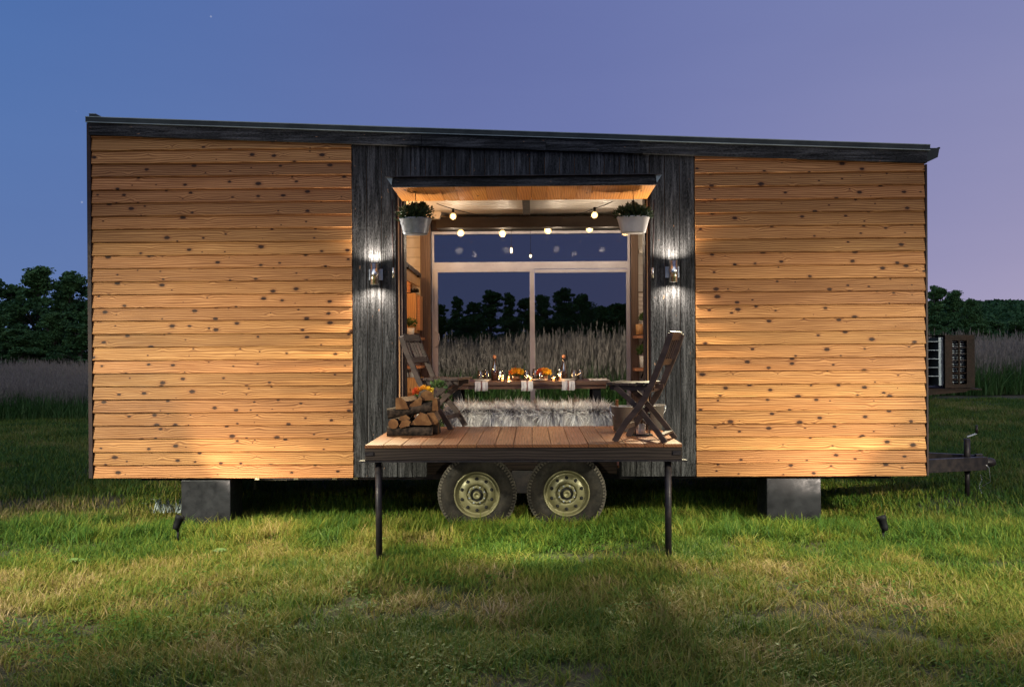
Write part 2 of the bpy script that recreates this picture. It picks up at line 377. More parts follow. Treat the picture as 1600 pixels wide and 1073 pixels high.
M['fur'] = foliage('sheepskin_hair', [(0, (.16, .14, .135, 1)), (.5, (.55, .50, .48, 1)), (1, (.92, .89, .87, 1))], rough=.6, trans=.2)
M['hide'] = mat('sheepskin_hide', (.10, .085, .08), .95)
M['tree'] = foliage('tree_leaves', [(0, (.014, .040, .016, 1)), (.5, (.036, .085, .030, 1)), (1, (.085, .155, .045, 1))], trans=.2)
M['trunk'] = worn('tree_bark', (.03, .024, .02), (.07, .055, .045), 10, .9, 0, .6)

M['tread'] = worn('dusty_tread', (.038, .033, .026), (.085, .072, .056), 12, .9, 0, .3)
M['deckbeam'] = wood('deck_beam_stain', 'x', (.010, .006, .005), (.050, .033, .026), var=.2, rough=.7)
M['pail'] = worn('pail_enamel', (.085, .072, .064), (.13, .11, .10), 8, .45, .1, .05)
M['shade'] = worn('bucket_enamel', (.36, .33, .31), (.46, .42, .39), 6, .5, 0, .03)
for k_, v_ in (('brownsteel', .08), ('trim', .12), ('steel', .2), ('pier', .2), ('tyre', .2), ('bark', .1), ('endgrain', .15), ('split', .15), ('grey_wood', .2), ('deckbeam', .15), ('roofmetal', .2), ('acbody', .2), ('tree', .1), ('black', .1), ('beam', .15), ('deck', .3), ('cedar', .12), ('soffit', .2)):
    M[k_].node_tree.nodes['Principled BSDF'].inputs['Specular IOR Level'].default_value = v_
# ------------------------------------------------------------------ ground
def Hgt(x, y):
    h = .035 * mnoise.noise(Vector((x * .45, y * .45, 3))) + .02 * mnoise.noise(Vector((x * 1.7, y * 1.7, 8)))
    dip = math.exp(-((y - .7) / 1.0) ** 2) if abs(x) < 6 else math.exp(-((y - .7) / 1.0) ** 2) * max(0, 1 - (abs(x) - 6) / 3)
    return h - .02 - .07 * dip
def axis_lines(a, b, step, far):
    m_ = list(np.arange(a, b + 1e-6, step)); e = step; o = []; x = b
    while x < far: e *= 1.35; x += e; o.append(x)
    i = []; x = a; e = step
    while x > -far: e *= 1.35; x -= e; i.append(x)
    return i[::-1] + m_ + o
xs = axis_lines(-9, 9, .16, 900); ys = axis_lines(-6, 4, .16, 1200)
gm = MB(); nx = len(xs)
gv = [(x, y, Hgt(x, y) if abs(x) < 60 and abs(y) < 60 else 0) for y in ys for x in xs]
gm.add(gv, [(j * nx + i, j * nx + i + 1, (j + 1) * nx + i + 1, (j + 1) * nx + i) for j in range(len(ys) - 1) for i in range(nx - 1)], 0, True)
ms = mat('lawn_soil', (.06, .05, .02), .95); g = G(ms.node_tree); b = ms.node_tree.nodes['Principled BSDF']
t = g.n('ShaderNodeTexCoord').outputs['Object']
n1 = g.noise(t, 1.1, 5, .6); n2 = g.noise(t, 26, 5, .7); n3 = g.noise(t, 120, 3, .7)
c = g.ramp(g.m('ADD', g.m('MULTIPLY', n1, .6), g.m('MULTIPLY', n2, .4)), [(.36, (.028, .038, .012)), (.48, (.055, .058, .020)), (.57, (.11, .085, .040)), (.68, (.15, .105, .062))])
c = g.mix(g.mr(n3, .35, .65, 0, .6), c, (.03, .028, .012, 1)); g.put(b.inputs['Base Color'], c)
bp = g.n('ShaderNodeBump'); bp.inputs['Strength'].default_value = .9; bp.inputs['Distance'].default_value = .03
g.put(bp.inputs['Height'], g.m('ADD', n2, n3)); g.put(b.inputs['Normal'], bp.outputs[0])
tag(gm.local('ground', ms, fix=False), kind='structure')

# ------------------------------------------------------------------ grass: clump meshes scattered by geometry nodes
def blade_clump(name, n, rad, h0, h1, w0, lean, mt, stem=False, seg=3, head=None):
    vs = []; fs = []; bl = []; ht = []
    for k in range(n):
        r = rad * math.sqrt(random.random()); a = random.uniform(0, 6.283); x = r * math.cos(a); y = r * math.sin(a)
        h = random.uniform(h0, h1); w_ = w0 * random.uniform(.6, 1.3); d_ = random.uniform(0, 6.283); L = random.uniform(*lean) * h
        fx, fy = math.cos(d_), math.sin(d_); px_, py_ = -fy, fx; tint = random.random()
        base = len(vs)
        for i in range(seg + 1):
            tt = i / seg; o = L * tt ** 1.8; z = h * tt * (1 - .25 * (L / h) * tt); ww = w_ * (1 - tt ** 1.6) / 2 + (w_ * .04 if not stem else w_ * .2)
            for s_ in (-1, 1):
                vs.append((x + fx * o + px_ * ww * s_, y + fy * o + py_ * ww * s_, z)); bl.append(tint); ht.append(tt)
        for i in range(seg): fs.append((base + 2 * i, base + 2 * i + 1, base + 2 * i + 3, base + 2 * i + 2))
        if head:
            tx, ty, tz = x + fx * L, y + fy * L, h * (1 - .25 * (L / h))
            for q in range(head[0]):
                hh = random.uniform(-head[1], head[1] * .25); b0 = len(vs); sp = head[2] * random.uniform(.4, 1)
                da = random.uniform(0, 6.28); ex, ey = math.cos(da) * sp, math.sin(da) * sp
                vs += [(tx, ty, tz + hh - .02), (tx + ex, ty + ey, tz + hh + .02), (tx + ex * .6, ty + ey * .6, tz + hh + .06)]
                bl += [tint] * 3; ht += [1] * 3; fs.append((b0, b0 + 1, b0 + 2))
    me = bpy.data.meshes.new(name); me.from_pydata(vs, [], fs); me.materials.append(mt)
    for nm, dat in (('bl', bl), ('ht', ht)):
        at_ = me.attributes.new(nm, 'FLOAT', 'POINT'); at_.data.foreach_set('value', np.array(dat, np.float32))
    return me
def scatter(name, pts, rot, scl, dry, meshes):
    lib = bpy.data.collections.new(name + '_clumps')
    for i, me in enumerate(meshes): lib.objects.link(bpy.data.objects.new(name + '_clump', me))
    me = bpy.data.meshes.new(name); n = len(pts); me.vertices.add(n); me.vertices.foreach_set('co', np.asarray(pts, np.float32).ravel())
    for nm, dat in (('rz', rot), ('sc', scl), ('dry', dry)):
        a = me.attributes.new(nm, 'FLOAT', 'POINT'); a.data.foreach_set('value', np.asarray(dat, np.float32))
    o = link(name, me)
    ng = bpy.data.node_groups.new(name, 'GeometryNodeTree')
    ng.interface.new_socket('Geometry', in_out='INPUT', socket_type='NodeSocketGeometry'); ng.interface.new_socket('Geometry', in_out='OUTPUT', socket_type='NodeSocketGeometry')
    N = ng.nodes.new; L = ng.links.new
    gi = N('NodeGroupInput'); go = N('NodeGroupOutput'); ip = N('GeometryNodeInstanceOnPoints'); ci = N('GeometryNodeCollectionInfo')
    ci.inputs['Collection'].default_value = lib; ci.inputs['Separate Children'].default_value = True; ci.inputs['Reset Children'].default_value = True
    ip.inputs['Pick Instance'].default_value = True
    L(gi.outputs[0], ip.inputs['Points']); L(ci.outputs[0], ip.inputs['Instance'])
    def attr(nm):
        a = N('GeometryNodeInputNamedAttribute'); a.data_type = 'FLOAT'; a.inputs['Name'].default_value = nm; return a.outputs[0]
    cx = N('ShaderNodeCombineXYZ'); L(attr('rz'), cx.inputs[2]); er = N('FunctionNodeEulerToRotation'); L(cx.outputs[0], er.inputs[0]); L(er.outputs[0], ip.inputs['Rotation'])
    L(attr('sc'), ip.inputs['Scale'])
    L(ip.outputs[0], go.inputs[0])
    md = o.modifiers.new('scatter', 'NODES'); md.node_group = ng
    return o
GS = [(0, (.022, .065, .012)), (.22, (.060, .125, .018)), (.45, (.145, .180, .024)), (.62, (.23, .20, .042)), (.80, (.34, .25, .105)), (1, (.46, .35, .20))]
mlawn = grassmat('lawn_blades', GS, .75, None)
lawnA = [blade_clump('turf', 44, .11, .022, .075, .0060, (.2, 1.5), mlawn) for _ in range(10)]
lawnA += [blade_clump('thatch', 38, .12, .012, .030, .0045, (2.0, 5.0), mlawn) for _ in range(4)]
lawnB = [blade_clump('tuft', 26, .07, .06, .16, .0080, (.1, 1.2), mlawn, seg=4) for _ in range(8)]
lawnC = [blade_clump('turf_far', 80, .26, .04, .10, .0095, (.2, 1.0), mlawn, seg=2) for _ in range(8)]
def nz(x, y, s, o=0): return mnoise.noise(Vector((x * s, y * s, o)))
def lawn_pts(n, x0, x1, y0, y1, keep):
    P = []; 
    while len(P) < n:
        x = random.uniform(x0, x1); y = random.uniform(y0, y1)
        if abs(x) > (y + 8.6) * (.60 if y < .4 else .95) + .4: continue
        k = keep(x, y)
        if random.random() < k: P.append((x, y, Hgt(x, y)))
    return P
def dryness(x, y):
    v = .36 + .55 * nz(x, y, .55, 1) + .62 * nz(x, y, 2.1, 5) + .3 * nz(x, y, 6, 15)
    v += .14 * math.exp(-((y + 2.2) / .9) ** 2) - .24 * math.exp(-((y + .55) / .75) ** 2)
    if y > 1: v -= .15
    return min(1, max(0, v))
pts = lawn_pts(12500, -6, 6, -4.6, .6, lambda x, y: .10 + .90 * min(1, max(0, .55 + 1.9 * nz(x, y, .9, 2) + .9 * nz(x, y, 3, 7))))
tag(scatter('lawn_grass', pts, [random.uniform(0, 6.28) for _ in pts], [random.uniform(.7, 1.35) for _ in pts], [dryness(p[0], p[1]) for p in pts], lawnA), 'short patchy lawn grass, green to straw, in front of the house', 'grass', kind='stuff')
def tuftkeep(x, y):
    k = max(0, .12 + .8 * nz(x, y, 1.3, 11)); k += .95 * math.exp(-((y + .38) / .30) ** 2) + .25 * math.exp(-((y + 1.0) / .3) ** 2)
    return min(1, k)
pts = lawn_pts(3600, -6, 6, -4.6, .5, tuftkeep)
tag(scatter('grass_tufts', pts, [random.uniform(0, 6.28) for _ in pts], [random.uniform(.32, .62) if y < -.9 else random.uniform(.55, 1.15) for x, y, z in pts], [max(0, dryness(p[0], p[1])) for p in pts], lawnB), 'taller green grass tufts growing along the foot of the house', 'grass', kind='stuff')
_ml = grassmat('broad_leaves', [(0, (.04, .10, .015)), (.5, (.08, .15, .022)), (1, (.18, .19, .04))], .2, None)
def leafpatch(n, rad, sz):
    vs = []; fs = []
    for k in range(n):
        a = random.uniform(0, 6.28); q = rad * math.sqrt(random.random()); c_ = Vector((q * math.cos(a), q * math.sin(a), random.uniform(.015, .05))); d_ = Vector((math.cos(a * 3 + k), math.sin(a * 3 + k), random.uniform(-.3, .5))).normalized(); s_ = sz * random.uniform(.5, 1.2)
        e_ = Vector((-d_.y, d_.x, random.uniform(-.4, .4))) * s_ * .5; b0 = len(vs); vs += [c_ - d_ * s_, c_ + e_, c_ + d_ * s_, c_ - e_]; fs.append((b0, b0 + 1, b0 + 2, b0 + 3))
    me = bpy.data.meshes.new('leaf_patch'); me.from_pydata([tuple(v) for v in vs], [], fs); me.materials.append(_ml)
    for nm, dat in (('bl', [random.random() for _ in range(n) for _ in range(4)]), ('ht', [1.0] * 4 * n)):
        at_ = me.attributes.new(nm, 'FLOAT', 'POINT'); at_.data.foreach_set('value', np.array(dat, np.float32))
    return me
pts = lawn_pts(900, -6, 6, -4.6, .3, lambda x, y: max(0, .1 + 1.3 * nz(x, y, 1.1, 31)))
tag(scatter('clover_leaves', pts, [random.uniform(0, 6.28) for _ in pts], [random.uniform(.6, 1.2) for _ in pts], [random.random() * .6 for _ in pts], [leafpatch(26, .10, .016) for _ in range(5)]), 'low broad leaved clover scattered through the lawn', 'clover', kind='stuff')
pts = lawn_pts(14000, -24, 24, .4, 16, lambda x, y: 1 if y < 8 else .7)
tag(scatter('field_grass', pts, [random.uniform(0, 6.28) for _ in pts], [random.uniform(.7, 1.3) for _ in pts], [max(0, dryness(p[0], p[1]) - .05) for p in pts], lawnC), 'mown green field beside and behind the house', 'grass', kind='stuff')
# meadow
mme = grassmat('meadow_stems', [(0, (.030, .075, .018)), (.4, (.060, .11, .028)), (.7, (.12, .13, .055)), (1, (.22, .19, .12))], .2, (.55, .92, (.22, .18, .14, 1)), trans=.15)
mmg = grassmat('meadow_leaves', [(0, (.030, .075, .020)), (.5, (.06, .13, .03)), (1, (.12, .17, .05))], .2, None, trans=.3)
medA = [blade_clump('meadow_stem', 60, .55, .55, 1.05, .0055, (.05, .70), mme, stem=True, seg=4, head=(9, .12, .016)) for _ in range(6)]
medB = [blade_clump('meadow_leaf', 90, .55, .25, .72, .020, (.1, .9), mmg, seg=3) for _ in range(6)]
def edge(x): return 10.2 + 1.0 * nz(x, 0, .3, 4) + max(0, min(1, (x - 6) / 5)) * 8.5 + max(0, min(1, (-x - 5) / 4)) * 1.0
def mh(x, y):
    r = max(0, min(1, (x + 7.5) / 3.5)); return .90 + .66 * r + .18 * nz(x, y, .25, 9)
pA = []; sA = []; pB = []; sB = []
while len(pA) < 9500:
    y = 10 + 32 * random.random() ** 1.5; x = random.uniform(-1, 1) * ((y + 8) * .90 + 3)
    if y < edge(x): continue
    pA.append((x, y, 0)); sA.append(mh(x, y) * random.uniform(.50, 1.15) * (.9 + .35 * nz(x, y, .9, 3)))
while len(pB) < 10500:
    y = 9.8 + 22 * random.random() ** 1.6; x = random.uniform(-1, 1) * ((y + 8) * .90 + 3)
    if y < edge(x) - .35: continue
    pB.append((x, y, 0)); sB.append(mh(x, y) * random.uniform(.7, 1.15))
tag(scatter('meadow_stems', pA, rng.random(len(pA)) * 6.28, sA, rng.random(len(pA)) * .9, medA), 'tall pale seeding meadow grass beyond the mown field', 'meadow', kind='stuff')
tag(scatter('meadow_leaves', pB, rng.random(len(pB)) * 6.28, sB, rng.random(len(pB)) * .9, medB), 'leafy green undergrowth at the foot of the tall meadow', 'meadow', kind='stuff')

# ------------------------------------------------------------------ trees and hill
def crown_mesh(seed, h, wd, n, lo=.12, leaf=.085, blobs=130):
    r_ = np.random.default_rng(seed); c = []
    for k in range(blobs):
        t = r_.random(); z = lo * h + (.96 - lo) * h * t
        prof = max(.12, 1 - t ** 2.4) ** .55 * (.72 + .28 * math.sin(t * 9 + seed)) * (.85 if t < .12 else 1)
        a = r_.random() * 6.283; rr = wd / 2 * prof * math.sqrt(r_.random()) * (.85 + .35 * math.sin(a * 3 + seed))
        c.append((rr * math.cos(a), rr * math.sin(a), z * (.93 + .1 * r_.random()), (.12 + .27 * r_.random() ** 1.3) * wd / 4.2))
    c = np.array(c); idx = r_.integers(0, blobs, n); u = r_.normal(size=(n, 3)); u /= np.linalg.norm(u, axis=1, keepdims=True)
    rad = c[idx, 3] * (r_.random(n) ** .45) * (1 + .25 * r_.random(n))
    P = c[idx, :3] + u * rad[:, None] * np.array([1.15, 1.15, .8])
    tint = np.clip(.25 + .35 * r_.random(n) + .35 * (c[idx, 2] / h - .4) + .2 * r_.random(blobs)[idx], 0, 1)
    nn = r_.normal(size=(n, 3)) + np.array([0, 0, .6]); nn /= np.linalg.norm(nn, axis=1, keepdims=True)
    uu = r_.normal(size=(n, 3)); s = leaf * (.6 + .8 * r_.random(n))
    return cards('crown', P, nn, uu, s, s * .6, M['tree'], col=tint), c
def trunk_mesh(c, h, r):
    m = MB(); top = (0, 0, h * .72); m.tube([(0, 0, -.3), (.05, .02, h * .3), (-.04, 0, h * .5), top], [r, r * .8, r * .55, r * .2], 7)
    for k in range(0, len(c), 4):
        x, y, z, _ = c[k]; z0 = max(h * .15, z * .6); m.tube([(0, 0, z0), (x * .5, y * .5, (z0 + z) / 2 + .05 * h), (x, y, z)], [r * .35, r * .2, r * .07], 5)
    return m.mesh('trunk', M['trunk'])
TV = []
for sd, h, wd, n, lo in ((3, 6, 4.2, 15000, .05), (11, 6, 3.4, 12000, .06), (23, 6, 5.0, 17000, .04), (31, 6, 2.4, 10000, .1)):
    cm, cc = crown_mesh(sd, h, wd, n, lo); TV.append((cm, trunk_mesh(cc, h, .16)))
def tree(px, topy, Y, var, wscale, label, name='broadleaf_tree', cat='tree', group='trees along the far edge of the meadow', rz=None):
    p = at(px, topy, Y); s = p.z / 6.0; t_ = thing(name, label, cat, (p.x, Y, 0), random.uniform(0, 6.28) if rz is None else rz, group)
    t_.scale = (s * wscale * 1.45, s * wscale * 1.45, s)
    link('crown', TV[var][0], t_); link('trunk', TV[var][1], t_); return t_
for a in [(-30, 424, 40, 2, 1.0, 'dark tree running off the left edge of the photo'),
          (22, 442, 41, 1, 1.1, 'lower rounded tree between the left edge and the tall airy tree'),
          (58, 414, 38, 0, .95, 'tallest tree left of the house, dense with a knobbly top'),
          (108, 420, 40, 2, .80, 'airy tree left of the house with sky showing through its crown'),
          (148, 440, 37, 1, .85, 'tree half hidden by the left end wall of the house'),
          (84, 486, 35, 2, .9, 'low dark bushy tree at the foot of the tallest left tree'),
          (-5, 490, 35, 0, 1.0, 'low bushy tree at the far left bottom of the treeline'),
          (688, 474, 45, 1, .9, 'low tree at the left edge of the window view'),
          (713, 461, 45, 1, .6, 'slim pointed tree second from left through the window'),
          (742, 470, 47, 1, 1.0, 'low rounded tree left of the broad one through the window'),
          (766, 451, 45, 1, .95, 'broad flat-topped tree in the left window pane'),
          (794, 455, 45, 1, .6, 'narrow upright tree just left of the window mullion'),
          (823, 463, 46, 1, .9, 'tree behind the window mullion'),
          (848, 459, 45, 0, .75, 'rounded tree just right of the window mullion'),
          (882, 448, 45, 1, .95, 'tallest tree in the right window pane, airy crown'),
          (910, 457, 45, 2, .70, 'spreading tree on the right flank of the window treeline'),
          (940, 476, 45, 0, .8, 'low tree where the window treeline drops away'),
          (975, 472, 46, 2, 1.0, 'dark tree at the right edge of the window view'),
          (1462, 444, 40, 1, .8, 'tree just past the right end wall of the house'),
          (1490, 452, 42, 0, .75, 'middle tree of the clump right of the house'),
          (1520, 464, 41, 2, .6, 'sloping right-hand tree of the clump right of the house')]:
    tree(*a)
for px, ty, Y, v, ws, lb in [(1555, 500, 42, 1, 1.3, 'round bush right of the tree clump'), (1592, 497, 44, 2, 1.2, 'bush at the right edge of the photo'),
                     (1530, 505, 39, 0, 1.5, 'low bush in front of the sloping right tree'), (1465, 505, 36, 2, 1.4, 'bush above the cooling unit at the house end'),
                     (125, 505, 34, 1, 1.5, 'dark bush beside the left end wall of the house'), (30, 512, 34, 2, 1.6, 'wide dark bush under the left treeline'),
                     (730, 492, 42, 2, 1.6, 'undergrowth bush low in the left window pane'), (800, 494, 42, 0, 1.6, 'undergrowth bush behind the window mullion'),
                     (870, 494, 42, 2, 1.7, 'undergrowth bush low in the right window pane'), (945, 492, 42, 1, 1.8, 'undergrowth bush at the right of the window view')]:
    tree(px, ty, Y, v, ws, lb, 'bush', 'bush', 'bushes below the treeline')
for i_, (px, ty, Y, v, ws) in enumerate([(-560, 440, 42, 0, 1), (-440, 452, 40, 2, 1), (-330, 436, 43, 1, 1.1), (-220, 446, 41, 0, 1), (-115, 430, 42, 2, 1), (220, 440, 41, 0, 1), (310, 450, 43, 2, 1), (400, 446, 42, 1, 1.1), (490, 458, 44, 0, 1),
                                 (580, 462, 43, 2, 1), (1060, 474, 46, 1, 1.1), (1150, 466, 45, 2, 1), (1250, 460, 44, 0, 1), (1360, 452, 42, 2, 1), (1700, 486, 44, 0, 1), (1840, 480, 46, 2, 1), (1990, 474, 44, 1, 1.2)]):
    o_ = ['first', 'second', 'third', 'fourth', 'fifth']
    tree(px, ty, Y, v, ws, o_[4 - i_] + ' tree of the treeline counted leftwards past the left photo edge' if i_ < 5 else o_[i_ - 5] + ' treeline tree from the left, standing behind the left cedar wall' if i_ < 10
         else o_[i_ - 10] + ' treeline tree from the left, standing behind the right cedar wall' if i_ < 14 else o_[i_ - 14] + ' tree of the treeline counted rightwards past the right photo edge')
# wooded ridge far away
hm = MB(); hx = np.arange(-160, 420, 6); hy = np.arange(230, 420, 6)
def ridge(x, y):
    s = max(0, min(1, (x + 10) / 45)); s = s * s * (3 - 2 * s)
    return max(-1, (11.5 * s + 1.5 * nz(x, y, .02, 3)) * math.sin(math.pi * (y - 230) / 190) ** .6 if 230 < y < 420 else -1)
hm.add([(x, y, ridge(x, y)) for y in hy for x in hx], [(j * len(hx) + i, j * len(hx) + i + 1, (j + 1) * len(hx) + i + 1, (j + 1) * len(hx) + i) for j in range(len(hy) - 1) for i in range(len(hx) - 1)], 0, True)
tag(hm.local('hill', worn('wooded_hill', (.02, .045, .03), (.035, .065, .04), .08, .95, 0, .5), fix=False), kind='structure')
bl_ = []
for k in range(5):
    r_ = np.random.default_rng(50 + k); n = 700; u = r_.normal(size=(n, 3)); u /= np.linalg.norm(u, axis=1, keepdims=True); u[:, 2] = np.abs(u[:, 2])
    P = u * (2.2 + .9 * r_.random((n, 1))) * np.array([1, 1, 1.1]) ; nn = u + .6 * r_.normal(size=(n, 3)); nn /= np.linalg.norm(nn, axis=1, keepdims=True)
    bl_.append(cards('far_crown', P, nn, r_.normal(size=(n, 3)), .75, .5, M['tree'], col=np.clip(.3 + .4 * r_.random(n), 0, 1)))
pf = []
while len(pf) < 2600:
    x = random.uniform(-20, 330); y = random.uniform(232, 330); z = ridge(x, y)
    if z > .3: pf.append((x, y, z - .8))
tag(scatter('distant_forest', pf, rng.random(len(pf)) * 6, rng.uniform(.7, 1.25, len(pf)), rng.random(len(pf)), bl_), 'wooded ridge on the horizon right of the house', 'forest', kind='stuff')

# ------------------------------------------------------------------ the house on its trailer
H = thing('tiny_house', 'long cedar clad tiny house on a trailer with black charred centre and open fold-down deck', 'tiny house', (0, 1.25, 0))
HD = 2.6           # depth of the body
XL = at(147, 600, 0).x; XR = at(1445, 600, 0).x; ZB = at(800, 744, 0).z
XA = at(552, 600, 0).x; XB = at(1087, 600, 0).x          # inner edges of the cedar panels
OL = at(620, 500, 0).x; OR = at(1019, 500, 0).x          # the opening
def rz(x):  # top of roof edge as a function of x
    return at(145, 185, 0).z + (at(1450, 228, 0).z - at(145, 185, 0).z) * (x - XL) / (XR - XL)
def board_mesh(L, hgt, name='siding_board'):
    m = MB(); prof = [(-.030, 0), (-.026, -.004), (-.006, -.004), (-.006, .0), (.0, .0), (.0, hgt + .010), (-.008, hgt + .010), (-.010, hgt - .006), (-.029, .006)]
    return m.prism(prof, 'x', -L / 2, L / 2).mesh(name, M['cedar'])
def siding(x0, x1, z0, dz, n):
    me = board_mesh(x1 - x0 - .004, dz)
    for k in range(n):
        zz = z0 + k * dz
        if zz + dz > min(rz(x0), rz(x1)) - .03:
            hh = min(rz(x0), rz(x1)) - .035 - zz
            if hh < .01: continue
            link('siding_board', board_mesh(x1 - x0 - .004, hh), H, Vector(((x0 + x1) / 2, 0, zz)) - H.location)
            continue
        link('siding_board', me, H, Vector(((x0 + x1) / 2 + random.uniform(-.001, .001), random.uniform(-.0015, .0015), zz)) - H.location, (0, random.uniform(-.0004, .0004), 0))
siding(XL, XA, ZB, (at(300, 214, 0).z - ZB) / 26.0, 27)
siding(XB, XR, ZB, (at(1300, 249, 0).z - at(1300, 743, 0).z) / 24.0, 26)
def part(m, name, mt, bevel=0, fix=True, parent=None): return m.build(name, mt, parent or H, fix=fix, bevel=bevel)
# sheathing behind boards
def wallbox(x0, x1, z0, z1): return MB().box(x0, x1, .003, .07, z0, z1)
part(wallbox(XL, OL - .004, ZB, 3.18), 'wall_sheathing', M['cedar_back'])
part(wallbox(OR + .004, XR, ZB, 3.18), 'wall_sheathing', M['cedar_back'])
ZO = at(800, 304, 0).z     # top of opening
ZF = .44                   # inside floor
ZDK = onz(818, 694, .829).z if False else .829   # deck level
part(MB().box(OL - .002, OR + .002, .003, .07, ZO, 3.18), 'wall_sheathing', M['cedar_back'])
WXA = at(662, 730, .02).x; WXB = at(968, 730, .02).x
part(MB().box(OL - .002, WXA, .003, .07, ZB, ZDK - .02), 'wall_sheathing', M['black']); part(MB().box(WXB, OR + .002, .003, .07, ZB, ZDK - .02), 'wall_sheathing', M['black'])
part(MB().box(WXA, WXB, .003, .07, ZDK - .14, ZDK - .02), 'wall_sheathing', M['black'])
# charred boards
nb = 23; bw = (XB - XA) / nb
for k in range(nb):
    x0 = XA + k * bw; x1 = x0 + bw - .0045; xc = (x0 + x1) / 2
    zt = rz(xc) - .05; dy = random.uniform(-.0015, .0015)
    def cb(a, b, u0=x0, u1=x1):
        m = MB().prism([(u0, -.012 + dy), (u0 + .003, -.015 + dy), (u1 - .003, -.015 + dy), (u1, -.012 + dy), (u1, .002), (u0, .002)], 'z', a, b)
        part(m, 'charred_board', M['char'])
    if x1 < OL + .03 or x0 > OR - .03: cb(ZB, zt, x0, min(x1, OL) if x0 < OL else x1)
    else:
        cb(ZO, zt)
        if xc < at(662, 700, 0).x or xc > at(968, 700, 0).x: cb(ZB, ZDK - .13)
# fascia (three lengths), sloping, then metal edges
def slopebar(x0, x1, top0, top1, y0, y1, name, mt, bevel=0):
    """bar under the roof line: top0/top1 offsets below the roof edge"""
    m = MB(); vs = []
    for x in (x0, x1):
        for y in (y0, y1): vs += [(x, y, rz(x) - top1), (x, y, rz(x) - top0)]
    m.add(vs, [(0, 1, 3, 2), (4, 6, 7, 5), (0, 4, 5, 1), (2, 3, 7, 6), (0, 2, 6, 4), (1, 5, 7, 3)])
    return part(m, name, mt, bevel)
xs_ = [XL - .01, at(660, 200, 0).x, at(853, 210, 0).x, XR + .012]
for a, b in zip(xs_[:-1], xs_[1:]): slopebar(a, b - .003, .052, .158, -.052, .0, 'fascia_board', M['charx'], .002)
slopebar(XL - .03, XR + .03, .006, .048, -.066, .03, 'roof_edge', M['roofmetal'])
slopebar(XL - .03, XR + .03, 0, .006, -.072, .03, 'roof_flashing', M['flash'])
slopebar(XL - .03, XR + .03, .046, .051, -.070, -.03, 'drip_edge', M['flash'])
slopebar(XL - .03, XR + .03, .012, .05, .03, HD + .05, 'roof_panel', M['roofmetal'])
for k in range(8):
    y_ = .3 + k * .33; slopebar(XL - .03, XR + .03, -.012, .012, y_, y_ + .02, 'roof_seam', M['roofmetal'])
p0 = at(140, 180, -.04); part(MB().prism([(p0.x, rz(XL) + .001), (p0.x + .11, rz(XL) - .001), (p0.x + .06, rz(XL) + .024), (p0.x, rz(XL) + .026)], 'y', -.05, .25), 'roof_cap', M['roofmetal'])
part(MB().prism([(p0.x - .002, rz(XL) + .026), (p0.x + .062, rz(XL) + .024), (p0.x + .062, rz(XL) + .028), (p0.x - .002, rz(XL) + .030)], 'y', -.055, .25), 'roof_cap_edge', M['flash'])
# corner trims and shell
part(MB().box(XL - .035, XL - .002, -.036, .06, ZB, rz(XL) - .052), 'corner_trim', M['trim'])
part(MB().box(XR + .003, XR + .018, -.030, .06, ZB, rz(XR) - .165), 'corner_trim', M['trim'])
part(MB().box(XL - .03, XL + .03, .06, HD, ZB, rz(XL) - .06), 'end_wall', M['trim'])
part(MB().box(XR - .03, XR + .016, .06, HD, ZB, rz(XR) - .06), 'end_wall', M['trim'])
part(MB().box(XL, XR, .285, HD, ZB - .02, ZF - .021), 'underfloor', M['black'])
part(MB().box(XL, WXA - .004, .071, .284, ZB - .02, ZF - .021), 'underfloor', M['black']); part(MB().box(WXB + .004, XR, .071, .284, ZB - .02, ZF - .021), 'underfloor', M['black'])
part(MB().box(WXA, WXB, .262, .282, ZB - .018, ZDK - .16), 'wheel_well', M['deckbeam']); part(MB().box(WXA, WXB, .071, .282, ZDK - .158, ZDK - .13), 'wheel_well', M['deckbeam'])
# gutter on the low right end
ga = at(1452, 235, .1)
gz = ga.z; gx = XR + .02
part(MB().prism([(gx, gz - .005), (gx + .10, gz - .005), (gx + .10, gz + .002), (gx + .115, gz + .002), (gx + .115, gz - .012), (gx + .108, gz - .012), (gx + .095, gz - .085), (gx + .03, gz - .115), (gx, gz - .125)], 'y', -.02, HD + .03), 'gutter', M['roofmetal'])
# opening frame and folded door leaves
for sgn, xo in ((1, OL), (-1, OR)):
    cols = ['trim', 'kitchen', 'trim', 'post', 'trim'] if sgn > 0 else ['trim', 'table', 'trim', 'kitchen', 'trim']
    x = xo
    for i, c_ in enumerate(cols):
        wd_ = (.012, .015, .013, .010, .014)[i] if sgn > 0 else (.010, .012, .009, .011, .014)[i]
        a, b_ = (x, x + wd_) if sgn > 0 else (x - wd_, x)
        part(MB().box(a + .001, b_ - .001, (.0, .004, .016, .01, .03)[i], .12 + .02 * i, ZF, ZO), 'door_leaf_edge', M[c_])
        x += sgn * wd_
